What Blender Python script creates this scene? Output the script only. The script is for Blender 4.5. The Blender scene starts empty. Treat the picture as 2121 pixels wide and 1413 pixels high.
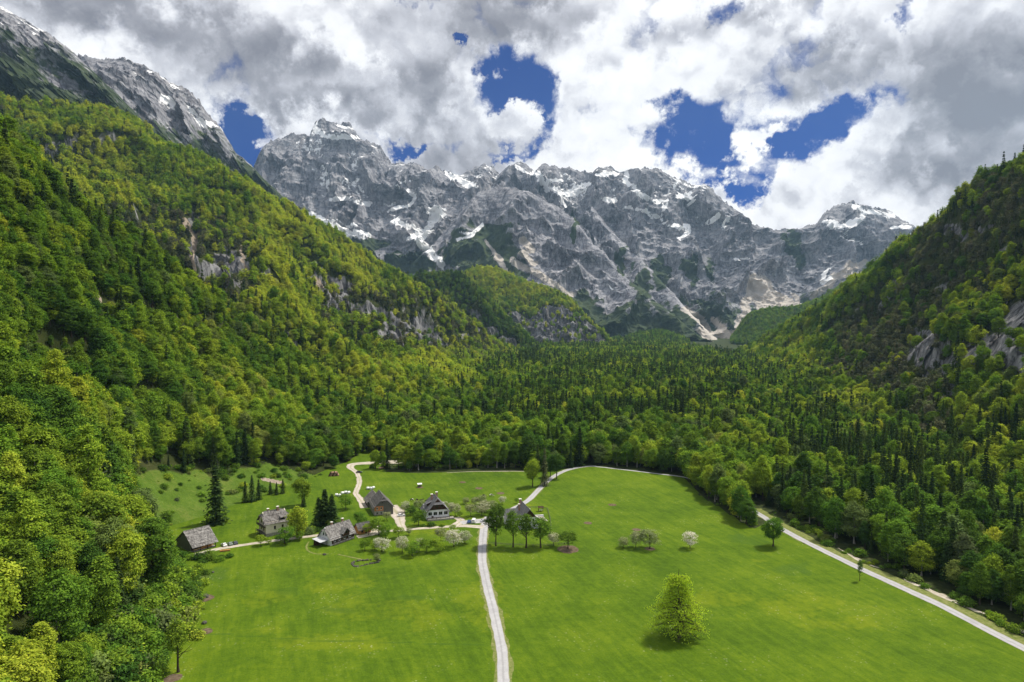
import bpy, bmesh, math, random
import numpy as np
from mathutils import Vector, Matrix

# ------------------------------------------------------------------ camera, sky, sun, exposure
scene = bpy.context.scene
COL = scene.collection
F = 1415.0                      # focal length in photo pixels
PITCH = math.atan(46.5 / F)     # camera tilts slightly down
CAMH = 110.0
cam_data = bpy.data.cameras.new("camera")
cam_data.sensor_width = 36.0
cam_data.lens = 36.0 * F / 2121.0
cam_data.clip_start = 1.0
cam_data.clip_end = 60000.0
cam = bpy.data.objects.new("camera", cam_data)
cam.location = (0, 0, CAMH)
cam.rotation_euler = (math.radians(90) - PITCH, 0, 0)
COL.objects.link(cam)
scene.camera = cam

SUN_EL = math.radians(61)
SUN_AZ = math.radians(58)       # measured from +Y towards +X
world = bpy.data.worlds.new("World")
scene.world = world
world.use_nodes = True
sun_data = bpy.data.lights.new("sun", 'SUN')
sun_data.energy = 4.8
sun_data.angle = math.radians(5.0)
sun_data.color = (1.0, 0.93, 0.80)
sun = bpy.data.objects.new("sun", sun_data)
sd = Vector((math.sin(SUN_AZ) * math.cos(SUN_EL), math.cos(SUN_AZ) * math.cos(SUN_EL), math.sin(SUN_EL)))
sun.rotation_euler = sd.to_track_quat('Z', 'Y').to_euler()
sun.location = (0, 0, 3000)
COL.objects.link(sun)
vs = scene.view_settings
vs.view_transform = 'Standard'
vs.look = 'None'
vs.exposure = 0.15
vs.gamma = 1.0
vs.use_curve_mapping = False
scene.cycles.max_bounces = 5
scene.cycles.diffuse_bounces = 2
scene.cycles.glossy_bounces = 1
scene.cycles.transmission_bounces = 3
scene.cycles.transparent_max_bounces = 6
scene.cycles.volume_bounces = 0
scene.cycles.use_denoising = True

CT, ST = math.cos(PITCH), math.sin(PITCH)


def at(px, py, Y):
    """the point seen at photo pixel (px, py) that stands Y metres ahead of the camera"""
    a, b = (px - 1060.5) / F, (706.5 - py) / F
    dy, dz = CT + b * ST, -ST + b * CT
    s = Y / dy
    return np.array((a * s, Y, CAMH + dz * s))


def gnd(px, py, z=0.0):
    """the point of the level valley floor seen at a photo pixel"""
    a, b = (px - 1060.5) / F, (706.5 - py) / F
    dy, dz = CT + b * ST, -ST + b * CT
    s = (z - CAMH) / dz
    return np.array((a * s, dy * s, z))


def proj(P):
    """world points -> photo pixels and depth"""
    P = np.asarray(P, float)
    x, y, z = P[..., 0], P[..., 1], P[..., 2] - CAMH
    f = np.maximum(y * CT - z * ST, 1e-3)
    u = y * ST + z * CT
    return 1060.5 + F * x / f, 706.5 - F * u / f, f


# ------------------------------------------------------------------ node helpers
class NT:
    def __init__(self, tree):
        self.t = tree
        tree.nodes.clear()

    def n(self, typ, **kw):
        nd = self.t.nodes.new(typ)
        for k, v in kw.items():
            setattr(nd, k, v)
        return nd

    def put(self, sock, v):
        if v is None:
            return
        if isinstance(v, bpy.types.NodeSocket):
            self.t.links.new(v, sock)
        else:
            if sock.type in ('RGBA',) and len(v) == 3:
                v = (*v, 1.0)
            sock.default_value = v

    def m(self, op, a, b=None, c=None, clamp=False):
        nd = self.n('ShaderNodeMath', operation=op, use_clamp=clamp)
        for s, v in zip(nd.inputs, (a, b, c)):
            self.put(s, v)
        return nd.outputs[0]

    def vm(self, op, a, b=None, scale=None):
        nd = self.n('ShaderNodeVectorMath', operation=op)
        self.put(nd.inputs[0], a)
        if b is not None:
            self.put(nd.inputs[1], b)
        if scale is not None:
            self.put(nd.inputs['Scale'], scale)
        return nd.outputs['Value'] if op in ('LENGTH', 'DOT_PRODUCT', 'DISTANCE') else nd.outputs['Vector']

    def noise(self, vec, scale, detail=4, rough=0.5, lac=2.0, dist=0.0, out='Fac', dim='3D'):
        nd = self.n('ShaderNodeTexNoise', noise_dimensions=dim)
        self.put(nd.inputs['Vector'], vec)
        self.put(nd.inputs['Scale'], scale)
        self.put(nd.inputs['Detail'], detail)
        self.put(nd.inputs['Roughness'], rough)
        self.put(nd.inputs['Lacunarity'], lac)
        self.put(nd.inputs['Distortion'], dist)
        return nd.outputs[out]

    def mr(self, v, a, b, c=0.0, d=1.0, smooth=True):
        nd = self.n('ShaderNodeMapRange', interpolation_type='SMOOTHSTEP' if smooth else 'LINEAR')
        nd.clamp = True
        for s, x in zip(nd.inputs[:5], (v, a, b, c, d)):
            self.put(s, x)
        return nd.outputs[0]

    def mix(self, f, a, b, blend='MIX'):
        nd = self.n('ShaderNodeMix', data_type='RGBA', blend_type=blend)
        self.put(nd.inputs[0], f)
        self.put(nd.inputs[6], a)
        self.put(nd.inputs[7], b)
        return nd.outputs[2]

    def ramp(self, f, stops, interp='LINEAR'):
        nd = self.n('ShaderNodeValToRGB')
        cr_ = nd.color_ramp
        cr_.interpolation = interp
        while len(cr_.elements) < len(stops):
            cr_.elements.new(0.5)
        for e, (p, c) in zip(cr_.elements, stops):
            e.position = p
            e.color = (*c, 1.0)
        self.put(nd.inputs[0], f)
        return nd.outputs[0]

    def comb(self, x, y, z):
        nd = self.n('ShaderNodeCombineXYZ')
        for s, v in zip(nd.inputs, (x, y, z)):
            self.put(s, v)
        return nd.outputs[0]

    def sep(self, v):
        nd = self.n('ShaderNodeSeparateXYZ')
        self.put(nd.inputs[0], v)
        return nd.outputs


# ------------------------------------------------------------------ the sky: blue with broken cloud
def build_world():
    t = NT(world.node_tree)
    out = t.n('ShaderNodeOutputWorld')
    tc = t.n('ShaderNodeTexCoord')
    d = t.vm('NORMALIZE', tc.outputs['Generated'])
    x, y, z = t.sep(d)
    sky = t.n('ShaderNodeTexSky', sky_type='NISHITA')
    sky.sun_disc = False
    sky.sun_elevation = SUN_EL
    sky.sun_rotation = SUN_AZ
    sky.altitude = 1800
    sky.air_density = 1.0
    sky.dust_density = 0.2
    sky.ozone_density = 4.0
    skyc = t.mix(1.0, sky.outputs[0], (0.0, 0.15, 0.52), 'MULTIPLY')
    bg_sky = t.n('ShaderNodeBackground')
    t.put(bg_sky.inputs[0], skyc)
    bg_sky.inputs[1].default_value = 0.10
    # cloud deck laid over the sky hemisphere (conformal map, so billows keep their shape)
    zz = t.m('ADD', t.m('MAXIMUM', z, 0.0), 1.0)
    q = t.comb(t.m('DIVIDE', x, zz), t.m('DIVIDE', y, zz), 0.0)
    az = t.m('ARCTAN2', x, y)
    el = t.m('ARCSINE', z)
    ae0 = t.comb(az, el, 0.0)
    wob = t.vm('SUBTRACT', t.noise(q, 11.0, 6, 0.65, out='Color', dim='2D'), (0.5, 0.5, 0.5))
    ae = t.vm('ADD', ae0, t.vm('SCALE', wob, scale=0.17))

    def field(blobs):
        tot = None
        for (px, py, rx, ry, amt) in blobs:
            dirv = at(px, py, 1.0) - np.array((0, 0, CAMH))
            dirv /= np.linalg.norm(dirv)
            a0, e0 = math.atan2(dirv[0], dirv[1]), math.asin(dirv[2])
            v = t.vm('MULTIPLY', t.vm('SUBTRACT', ae, (a0, e0, 0)), (F / rx, F / ry, 0))
            b = t.mr(t.vm('LENGTH', v), 0.0, 1.0, amt, 0.0)
            tot = b if tot is None else t.m('ADD', tot, b)
        return tot
    cover = field([(1085, 220, 190, 115, -.68), (985, 290, 170, 60, -.50), (1400, 270, 220, 75, -.62), (1690, 275, 180, 66, -.56), (1510, 250, 70, 40, .30), (1600, 345, 180, 48, -.55), (1430, 340, 160, 50, -.55),
                   (492, 300, 62, 85, -1.2), (820, 4, 110, 34, -.75), (915, 75, 34, 24, -.75), (1490, 40, 70, 60, -.5), (1895, 25, 70, 80, -.6), (1010, 140, 90, 70, -.4), (830, 290, 120, 34, -.5),
                   (1042, 266, 84, 40, 1.0), (890, 335, 110, 42, .55), (1020, 332, 70, 26, .35), (1580, 280, 80, 30, .45)])
    dark = field([(560, 150, 300, 105, .68), (330, 35, 280, 66, .58), (690, 235, 200, 46, .46), (1060, 25, 260, 85, .70), (1690, 150, 190, 68, .58), (2060, 205, 260, 120, .52),
                  (900, 190, 130, 60, .42), (2000, 345, 210, 55, .45), (1400, 90, 200, 60, .40), (90, 30, 130, 60, .4), (1560, 40, 160, 40, .38),
                  (700, 80, 150, 80, -.30), (460, 262, 200, 40, -.25), (1240, 145, 140, 45, -.25), (1300, 350, 620, 60, -.25), (1850, 130, 90, 60, -.20), (160, 75, 80, 45, -.3)])
    qw = t.vm('ADD', q, t.vm('SCALE', wob, scale=0.055))

    def dens(v, det):
        n_ = t.noise(v, 5.5, det, 0.60, dim='2D')
        vo = t.n('ShaderNodeTexVoronoi', feature='F1', voronoi_dimensions='2D')
        t.put(vo.inputs['Vector'], v)
        vo.inputs['Scale'].default_value = 15.0
        vo.inputs['Detail'].default_value = 2.0
        vo.inputs['Roughness'].default_value = 0.55
        return t.m('ADD', t.m('MULTIPLY', t.m('SUBTRACT', n_, 0.5), 2.1), t.m('MULTIPLY', t.m('SUBTRACT', 0.45, vo.outputs['Distance']), 0.42))
    n1 = dens(qw, 8)
    D = t.m('ADD', n1, t.m('ADD', cover, 0.60))
    alpha = t.mr(D, -0.10, 0.26)
    # lit from above: density falling off upwards makes a bright crown, rising makes a grey base
    n2 = dens(t.vm('SCALE', qw, scale=0.972), 4)
    lit = t.m('SUBTRACT', n1, n2)
    n3 = t.noise(q, 3.2, 4, 0.55, dim='2D')
    thick = t.m('ADD', t.m('ADD', t.m('MULTIPLY', t.m('SUBTRACT', n3, 0.5), 1.1), dark), t.m('MULTIPLY', D, 0.16))
    thick = t.m('SUBTRACT', thick, t.m('MULTIPLY', lit, 0.95))
    cc = t.ramp(t.mr(thick, -0.42, 0.80, smooth=False), [(0.0, (0.98, 0.97, 0.95)), (0.30, (0.84, 0.84, 0.86)), (0.52, (0.54, 0.54, 0.58)), (0.75, (0.32, 0.315, 0.345)), (1.0, (0.21, 0.205, 0.23))])
    bg_c = t.n('ShaderNodeBackground')
    t.put(bg_c.inputs[0], cc)
    bg_c.inputs[1].default_value = 1.10
    mx = t.n('ShaderNodeMixShader')
    t.put(mx.inputs[0], alpha)
    t.t.links.new(bg_sky.outputs[0], mx.inputs[1])
    t.t.links.new(bg_c.outputs[0], mx.inputs[2])
    t.t.links.new(mx.outputs[0], out.inputs[0])
    world.cycles.sampling_method = 'MANUAL'
    world.cycles.sample_map_resolution = 512


build_world()

# ------------------------------------------------------------------ vector noise
_G = np.array([(1, 1, 0), (-1, 1, 0), (1, -1, 0), (-1, -1, 0), (1, 0, 1), (-1, 0, 1), (1, 0, -1), (-1, 0, -1),
               (0, 1, 1), (0, -1, 1), (0, 1, -1), (0, -1, -1), (1, 1, 0), (-1, 1, 0), (0, -1, 1), (0, -1, -1)], float)


def pnoise(P, seed=0):
    P = np.asarray(P, float)
    i = np.floor(P).astype(np.int64)
    f = P - i
    w = f * f * f * (f * (f * 6 - 15) + 10)
    r = 0.0
    for c in range(8):
        o = np.array((c & 1, (c >> 1) & 1, (c >> 2) & 1))
        k = i + o
        h = (k[..., 0] * 374761393 + k[..., 1] * 668265263 + k[..., 2] * 2147483647 + seed * 974711) & 0xffffffff
        h = ((h ^ (h >> 13)) * 1274126177) & 0xffffffff
        h = (h ^ (h >> 16)) & 15
        g = _G[h]
        wt = 1.0
        for a in range(3):
            wt = wt * (w[..., a] if o[a] else 1 - w[..., a])
        r = r + wt * ((f - o) * g).sum(-1)
    return r


def fbm(P, octv=4, gain=0.5, lac=2.03, seed=0):
    P = np.asarray(P, float)
    r, a = 0.0, 1.0
    for o in range(octv):
        r = r + a * pnoise(P, seed + o)
        P = P * lac + 17.3
        a *= gain
    return r


def ridged(P, octv=5, gain=0.55, lac=2.07, seed=0):
    P = np.asarray(P, float)
    r, a, w = 0.0, 1.0, 1.0
    for o in range(octv):
        s = 1.0 - np.abs(pnoise(P, seed + o)) * 1.8
        s = s * np.maximum(s, 0) * w
        r = r + a * s
        w = np.clip(s * 1.6, 0, 1)
        P = P * lac + 11.1
        a *= gain
    return r


def smooth(a, b, x):
    t = np.clip((np.asarray(x, float) - a) / (b - a), 0, 1)
    return t * t * (3 - 2 * t)


# ------------------------------------------------------------------ mesh helpers
def mesh_np(name, verts, faces, mats=(), mat_idx=None, smooth_sh=False):
    """faces: (n,k) int array"""
    me = bpy.data.meshes.new(name)
    verts = np.asarray(verts, np.float32)
    faces = np.asarray(faces, np.int32)
    n, k = faces.shape
    me.vertices.add(len(verts))
    me.vertices.foreach_set('co', verts.ravel())
    me.loops.add(n * k)
    me.loops.foreach_set('vertex_index', faces.ravel())
    me.polygons.add(n)
    me.polygons.foreach_set('loop_start', np.arange(0, n * k, k, dtype=np.int32))
    if mat_idx is not None:
        me.polygons.foreach_set('material_index', np.asarray(mat_idx, np.int32))
    me.polygons.foreach_set('use_smooth', np.full(n, smooth_sh))
    for m in mats:
        me.materials.append(m)
    me.update(calc_edges=True)
    return me


def link(name, me, parent=None, **props):
    o = bpy.data.objects.new(name, me)
    COL.objects.link(o)
    if parent is not None:
        o.parent = parent
    for k, v in props.items():
        o[k] = v
    return o


def grid_faces(nv, nu):
    a = np.arange(nv * nu).reshape(nv, nu)
    return np.stack([a[:-1, :-1], a[:-1, 1:], a[1:, 1:], a[1:, :-1]], -1).reshape(-1, 4)


def set_mask(me, rgb):
    at_ = me.color_attributes.new('mask', 'FLOAT_COLOR', 'POINT')
    c = np.ones((len(me.vertices), 4), np.float32)
    c[:, :3] = rgb
    at_.data.foreach_set('color', c.ravel())


def cr_row(pts, n):
    """Catmull-Rom through points, n samples, even along the row index"""
    p = np.asarray(pts, float)
    k = len(p)
    q = np.vstack([2 * p[0] - p[1], p, 2 * p[-1] - p[-2]])
    t = np.linspace(0, k - 1, n)
    i = np.minimum(t.astype(int), k - 2)
    f = (t - i)[:, None]
    a, b, c, d = q[i], q[i + 1], q[i + 2], q[i + 3]
    return 0.5 * (2 * b + (c - a) * f + (2 * a - 5 * b + 4 * c - d) * f ** 2 + (3 * b - a - 3 * c + d) * f ** 3)


def loft(rows, nu, segs):
    """rows (foot to crest and over) -> (nv, nu, 3) grid; segs = samples between neighbouring rows; also v of each grid row"""
    R = np.array([r if len(r) == nu else cr_row(r, nu) for r in rows])
    k = len(R)
    q = np.concatenate([[2 * R[0] - R[1]], R, [2 * R[-1] - R[-2]]])
    out, vv = [], []
    for i in range(k - 1):
        n = segs[i] + (1 if i == k - 2 else 0)
        for j in range(n):
            f = j / segs[i]
            a, b, c, d = q[i], q[i + 1], q[i + 2], q[i + 3]
            out.append(0.5 * (2 * b + (c - a) * f + (2 * a - 5 * b + 4 * c - d) * f ** 2 + (3 * b - a - 3 * c + d) * f ** 3))
            vv.append(i + f)
    return np.array(out), np.array(vv)


def grid_normals(P):
    du = np.gradient(P, axis=1)
    dv = np.gradient(P, axis=0)
    n = np.cross(du, dv)
    n /= np.linalg.norm(n, axis=-1, keepdims=True) + 1e-9
    n[n[..., 2] < 0] *= -1
    return n


def stroke(px, py, strokes):
    """1 inside brush strokes given in photo pixels: ([(x, y), ...], half width)"""
    m = np.zeros(px.shape)
    for pts, w in strokes:
        xs = [p[0] for p in pts]
        ys = [p[1] for p in pts]
        sel = (px > min(xs) - 3 * w) & (px < max(xs) + 3 * w) & (py > min(ys) - 3 * w) & (py < max(ys) + 3 * w)
        if not sel.any():
            continue
        X, Y = px[sel], py[sel]
        dmin = np.full(X.shape, 1e9)
        for (x0, y0), (x1, y1) in zip(pts[:-1], pts[1:]) if len(pts) > 1 else [(pts[0], (pts[0][0] + .1, pts[0][1]))]:
            L = (x1 - x0) ** 2 + (y1 - y0) ** 2 + 1e-9
            tt = np.clip(((X - x0) * (x1 - x0) + (Y - y0) * (y1 - y0)) / L, 0, 1)
            dmin = np.minimum(dmin, np.hypot(X - x0 - tt * (x1 - x0), Y - y0 - tt * (y1 - y0)))
        m[sel] = np.maximum(m[sel], 1 - smooth(0.5 * w, 1.5 * w, dmin))
    return m


def blobs(px, py, bl):
    m = np.zeros(px.shape)
    for (cx, cy, rx, ry) in bl:
        m = np.maximum(m, 1 - smooth(0.6, 1.2, np.hypot((px - cx) / rx, (py - cy) / ry)))
    return m


# terrain depth buffer (to know which trees a ridge hides)
ZB = 6
ZW, ZH = 2121 // ZB + 1, 1413 // ZB + 1
zbuf = np.full((ZH, ZW), 1e9)


def zsplat(P):
    px, py, d = proj(P.reshape(-1, 3))
    ix, iy = (px / ZB).astype(int), (py / ZB).astype(int)
    ok = (ix >= 0) & (ix < ZW) & (iy >= 0) & (iy < ZH) & (P.reshape(-1, 3)[:, 1] > 5)
    np.minimum.at(zbuf, (iy[ok], ix[ok]), d[ok])


# ------------------------------------------------------------------ terrain materials
def new_mat(name):
    m = bpy.data.materials.new(name)
    m.use_nodes = True
    return m, NT(m.node_tree)


def finish(t, color, rough=0.9, bump=None, bstr=0.5, bdist=1.0, spec=0.15, normal=None):
    b = t.n('ShaderNodeBsdfPrincipled')
    o = t.n('ShaderNodeOutputMaterial')
    t.put(b.inputs['Base Color'], color)
    t.put(b.inputs['Roughness'], rough)
    b.inputs['Specular IOR Level'].default_value = spec
    if bump is not None:
        bn = t.n('ShaderNodeBump')
        bn.inputs['Strength'].default_value = bstr
        bn.inputs['Distance'].default_value = bdist
        t.put(bn.inputs['Height'], bump)
        t.t.links.new(bn.outputs[0], b.inputs['Normal'])
    t.t.links.new(b.outputs[0], o.inputs[0])
    return b


def rock_material():
    m, t = new_mat('limestone_with_snow')
    geo = t.n('ShaderNodeNewGeometry')
    P = geo.outputs['Position']
    msk = t.n('ShaderNodeAttribute', attribute_name='mask')
    sr, sg, sb = t.sep(msk.outputs['Color'])
    n_big = t.noise(P, 0.004, 6, 0.6)
    strat = t.vm('MULTIPLY', P, (0.006, 0.004, 0.030))
    n_str = t.noise(strat, 1.0, 8, 0.7, dist=1.2)
    n_fine = t.noise(P, 0.045, 8, 0.75)
    c = t.ramp(t.m('ADD', t.m('MULTIPLY', n_str, 0.55), t.m('MULTIPLY', n_fine, 0.45)),
               [(0.33, (0.12, 0.12, 0.138)), (0.45, (0.235, 0.236, 0.26)), (0.55, (0.335, 0.337, 0.362)), (0.68, (0.52, 0.52, 0.54))])
    c = t.mix(t.mr(n_big, 0.48, 0.72, 0, 0.35), c, (0.27, 0.255, 0.255))
    # fracture lines
    for sc_, st_, dp in ((0.0085, (1, 1, 0.25), 0.70), (0.024, (1, 1, 0.35), 0.72)):
        cn = t.noise(t.vm('MULTIPLY', P, st_), sc_, 5, 0.62, dist=0.6)
        ln = t.mr(t.m('ABSOLUTE', t.m('SUBTRACT', cn, 0.5)), 0.0, 0.045)
        c = t.mix(t.m('MULTIPLY', t.m('SUBTRACT', 1.0, ln), dp), c, t.mix(1.0, c, (0.36, 0.36, 0.40), 'MULTIPLY'))
    # thin scrub and moss darkening the ledges
    veg = t.mr(t.m('ADD', sb, t.m('MULTIPLY', t.m('SUBTRACT', t.noise(P, 0.02, 6, 0.7), 0.5), 1.3)), 0.42, 0.60)
    vegc = t.ramp(t.noise(P, 0.03, 5, 0.65), [(0.3, (0.016, 0.030, 0.012)), (0.55, (0.035, 0.058, 0.016)), (0.75, (0.075, 0.105, 0.022))])
    c = t.mix(t.m('MULTIPLY', veg, 0.9), c, vegc)
    scr = t.mr(t.m('ADD', sg, t.m('MULTIPLY', t.m('SUBTRACT', n_fine, 0.5), 0.9)), 0.40, 0.62)
    c = t.mix(scr, c, t.ramp(n_fine, [(0.3, (0.38, 0.345, 0.31)), (0.7, (0.54, 0.50, 0.455))]))
    # snow
    sn = t.mr(t.m('ADD', sr, t.m('MULTIPLY', t.m('SUBTRACT', t.noise(P, 0.022, 7, 0.70), 0.5), 1.15)), 0.46, 0.54)
    c = t.mix(sn, c, (0.88, 0.89, 0.90))
    bump = t.m('ADD', t.m('MULTIPLY', n_fine, 0.5), n_str)
    finish(t, c, 0.95, bump, 0.6, 14.0, 0.05)
    return m


def hill_material():
    """forest floor, grass where mask.b, bare rock where mask.g"""
    m, t = new_mat('hillside_soil_grass_rock')
    geo = t.n('ShaderNodeNewGeometry')
    P = geo.outputs['Position']
    msk = t.n('ShaderNodeAttribute', attribute_name='mask')
    sr, sg, sb = t.sep(msk.outputs['Color'])
    n1 = t.noise(P, 0.06, 6, 0.65)
    n2 = t.noise(P, 0.5, 5, 0.7)
    c = t.ramp(n1, [(0.3, (0.016, 0.022, 0.008)), (0.5, (0.034, 0.046, 0.012)), (0.7, (0.06, 0.066, 0.024))])
    g = t.ramp(t.m('ADD', t.m('MULTIPLY', n1, 0.6), t.m('MULTIPLY', n2, 0.4)), [(0.3, (0.045, 0.088, 0.010)), (0.5, (0.085, 0.145, 0.018)), (0.66, (0.15, 0.185, 0.04))])
    c = t.mix(t.mr(t.m('ADD', sb, t.m('MULTIPLY', t.m('SUBTRACT', n1, 0.5), 0.5)), 0.35, 0.6), c, g)
    str_ = t.noise(t.vm('MULTIPLY', P, (0.06, 0.06, 0.015)), 1.0, 8, 0.72, dist=0.8)
    rk = t.ramp(str_, [(0.32, (0.04, 0.04, 0.043)), (0.45, (0.14, 0.14, 0.146)), (0.58, (0.27, 0.268, 0.275)), (0.75, (0.42, 0.412, 0.41))])
    for sc_, dp in ((0.05, 0.75), (0.16, 0.7)):
        cn = t.noise(t.vm('MULTIPLY', P, (1, 1, 0.35)), sc_, 4, 0.6, dist=0.5)
        ln = t.mr(t.m('ABSOLUTE', t.m('SUBTRACT', cn, 0.5)), 0.0, 0.04)
        rk = t.mix(t.m('MULTIPLY', t.m('SUBTRACT', 1.0, ln), dp), rk, t.mix(1.0, rk, (0.3, 0.3, 0.32), 'MULTIPLY'))
    c = t.mix(t.mr(t.m('ADD', sg, t.m('MULTIPLY', t.m('SUBTRACT', str_, 0.5), 0.9)), 0.40, 0.55), c, rk)
    dirt = t.ramp(n2, [(0.3, (0.22, 0.17, 0.13)), (0.7, (0.40, 0.34, 0.28))])
    c = t.mix(t.mr(t.m('ADD', sr, t.m('MULTIPLY', t.m('SUBTRACT', n1, 0.5), 0.8)), 0.40, 0.6), c, dirt)
    finish(t, c, 0.95, t.m('ADD', str_, t.m('MULTIPLY', n2, 0.1)), 0.8, 4.0, 0.05)
    return m


ROCK = rock_material()
HILL = hill_material()

SNOW = [([(650, 258), (672, 280), (705, 283), (745, 286)], 5), ([(700, 262), (730, 262)], 3), ([(690, 412), (730, 411), (768, 424)], 6), ([(638, 441), (665, 452), (690, 470), (720, 482), (760, 486)], 8), ([(670, 455), (700, 458), (735, 470)], 4),
        ([(905, 432), (918, 445), (895, 460), (880, 482), (868, 500), (885, 517), (905, 535), (913, 552)], 9), ([(815, 455), (840, 468), (868, 480), (850, 495)], 7), ([(893, 440), (915, 440)], 9), ([(820, 385), (850, 372)], 4), ([(848, 396), (862, 408), (845, 425), (805, 440)], 4),
        ([(955, 482), (985, 487), (1005, 466)], 4), ([(945, 500), (985, 487)], 3), ([(925, 360), (960, 378), (985, 386)], 7), ([(940, 372), (975, 382)], 6), ([(1068, 345), (1095, 360), (1120, 372)], 4),
        ([(1110, 362), (1130, 388), (1160, 400), (1195, 402), (1215, 382)], 9), ([(1160, 405), (1168, 425)], 8), ([(1130, 372), (1160, 378)], 5), ([(1235, 358), (1275, 362)], 5), ([(1298, 356), (1300, 378), (1318, 395), (1340, 412)], 7), ([(1250, 412), (1275, 414)], 6),
        ([(1297, 428), (1330, 440), (1360, 450), (1382, 464)], 6), ([(1350, 415), (1385, 420), (1375, 440)], 5), ([(1395, 468), (1430, 475), (1410, 492)], 6), ([(1410, 408), (1435, 412)], 6), ([(1460, 458), (1492, 448)], 5), ([(1498, 470), (1514, 448)], 3),
        ([(1422, 425), (1440, 405)], 3), ([(1522, 537), (1548, 534)], 3), ([(1712, 458), (1750, 470), (1775, 458), (1800, 437), (1822, 444)], 7), ([(1770, 428), (1795, 440)], 6), ([(1830, 440), (1852, 448)], 4), ([(1848, 470), (1880, 470)], 5), ([(1748, 488), (1782, 506)], 4),
        ([(1895, 478), (1875, 500), (1840, 525), (1812, 540)], 5), ([(1705, 585), (1718, 556)], 3), ([(1710, 585), (1722, 575)], 4), ([(1480, 335), (1500, 330)], 3), ([(1448, 388), (1425, 402)], 3), ([(880, 505), (910, 540), (914, 560)], 4), ([(1255, 590), (1270, 600)], 2)]
SCREE = [([(1085, 495), (1100, 515)], 10), ([(1080, 520), (1105, 545)], 7), ([(1560, 592), (1545, 635)], 8), ([(1572, 592), (1590, 622), (1600, 645)], 26), ([(1605, 610), (1650, 642)], 9), ([(1545, 640), (1536, 668), (1522, 700)], 10), ([(1490, 690), (1520, 712)], 9), ([(1538, 630), (1542, 660), (1530, 690)], 7), ([(1418, 640), (1450, 662), (1480, 700)], 6),
         ([(1475, 660), (1505, 688), (1515, 690)], 7), ([(1452, 688), (1480, 706), (1500, 726)], 7), ([(1010, 500), (1030, 540), (1050, 560)], 4), ([(1060, 540), (1100, 560), (1150, 590), (1180, 610)], 6), ([(1640, 610), (1660, 640)], 5), ([(1680, 615), (1720, 590), (1760, 545)], 6), ([(1730, 575), (1790, 545)], 8)]
MVEG = [(760, 505, 60, 22), (850, 545, 70, 30), (960, 505, 40, 50), (1020, 520, 60, 60), (1050, 560, 60, 40), (1200, 640, 40, 50), (1000, 560, 60, 30), (1330, 590, 25, 50), (1290, 540, 12, 40), (1370, 560, 20, 50), (1430, 560, 15, 40), (1640, 500, 20, 40), (1350, 680, 60, 40), (1420, 690, 30, 40), (1500, 660, 18, 18),
        (1470, 560, 14, 30), (940, 530, 40, 30), (1655, 530, 20, 30), (1190, 470, 10, 40), (1040, 470, 40, 12)]


def rock_masks(P, N, auto_snow=0.0, veg_low=None, seed=0, gully=None):
    px, py, d = proj(P)
    wx = fbm(P / 140.0, 3, seed=31 + seed) * 9
    wy = fbm(P / 140.0, 3, seed=57 + seed) * 7
    s = stroke(px + wx, py + wy, SNOW)
    flat = smooth(0.30, 0.62, N[..., 2])
    s = np.maximum(s * (0.55 + 0.45 * flat), 0)
    if auto_snow:
        a = smooth(0.42, 0.75, N[..., 2]) * smooth(500, 1100, P[..., 2]) * smooth(0.02, 0.35, fbm(P / 160.0, 3, seed=5))
        s = np.maximum(s, a * auto_snow)
        if gully is not None:      # snow left lying in the couloirs
            c_ = smooth(0.50, 0.30, gully) * smooth(600, 950, P[..., 2]) * smooth(-.15, .25, fbm(P / 240.0, 2, seed=77))
            s = np.maximum(s, c_ * auto_snow * 1.05)
    g = stroke(px + wx, py + wy, SCREE)
    b = blobs(px + wx * 2, py + wy * 2, MVEG) * 0.75
    if veg_low is not None:
        b = np.maximum(b, (1 - smooth(veg_low[0], veg_low[1], P[..., 2] + fbm(P / 150.0, 3, seed=9) * 120)) * 0.85)
    return np.stack([s, g, b * (1 - s) * (1 - g)], -1)


def rock_mesh(name, rows, nu, segs, amp=1.0, seed=0, auto_snow=0.4, veg_low=None, crest_row=None, strata=1.0, back_rows=1, fs=1.0):
    P, vv = loft(rows, nu, segs)
    crest = len(rows) - 1 - back_rows
    w = np.clip(0.16 + 0.84 * smooth(0.0, 0.75, np.abs(vv - crest)), 0, 1)[:, None]
    N = grid_normals(P)
    gul = P / fs * np.array((1 / 330.0, 1 / 520.0, 1 / 900.0)) + fbm(P / fs / 400.0, 2, seed=seed + 3)[..., None] * 0.35
    r = ridged(gul, 5, 0.55, seed=seed)
    r2 = ridged(P / fs * np.array((1 / 95.0, 1 / 95.0, 1 / 170.0)) + 5.1, 4, 0.6, seed=seed + 20)
    tt = (P[..., 2] + 0.42 * P[..., 0] + 90 * fbm(P / 260.0 / fs, 3, seed=seed + 8) * fs) / (95.0 * fs)
    saw = tt - np.floor(tt)
    led = np.where(saw < 0.72, saw / 0.72, (1 - saw) / 0.28) - 0.5
    disp = amp * w * (150 * (r - 0.9) + 24 * (r2 - 0.9))
    P2 = P.copy()
    P2[..., 1] -= disp * 0.85
    P2[..., 2] += disp * 0.28
    P2[..., 1] -= strata * w * 16 * led
    P2[..., 2] += w * 9 * fbm(P / 38.0 / fs, 3, seed=seed + 40) * amp
    top = (1 - smooth(0.0, 0.16, np.abs(vv - crest)))[:, None]
    P2[..., 2] += top * amp * (34 * fbm(P / 45.0 / fs, 3, 0.6, seed=seed + 60))
    N = grid_normals(P2)
    me = mesh_np(name, P2.reshape(-1, 3), grid_faces(*P2.shape[:2]), [ROCK], smooth_sh=False)
    set_mask(me, rock_masks(P2, N, auto_snow, veg_low, seed, r).reshape(-1, 3))
    zsplat(P2)
    o = link(name, me, kind='structure')
    return o, P2


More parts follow.
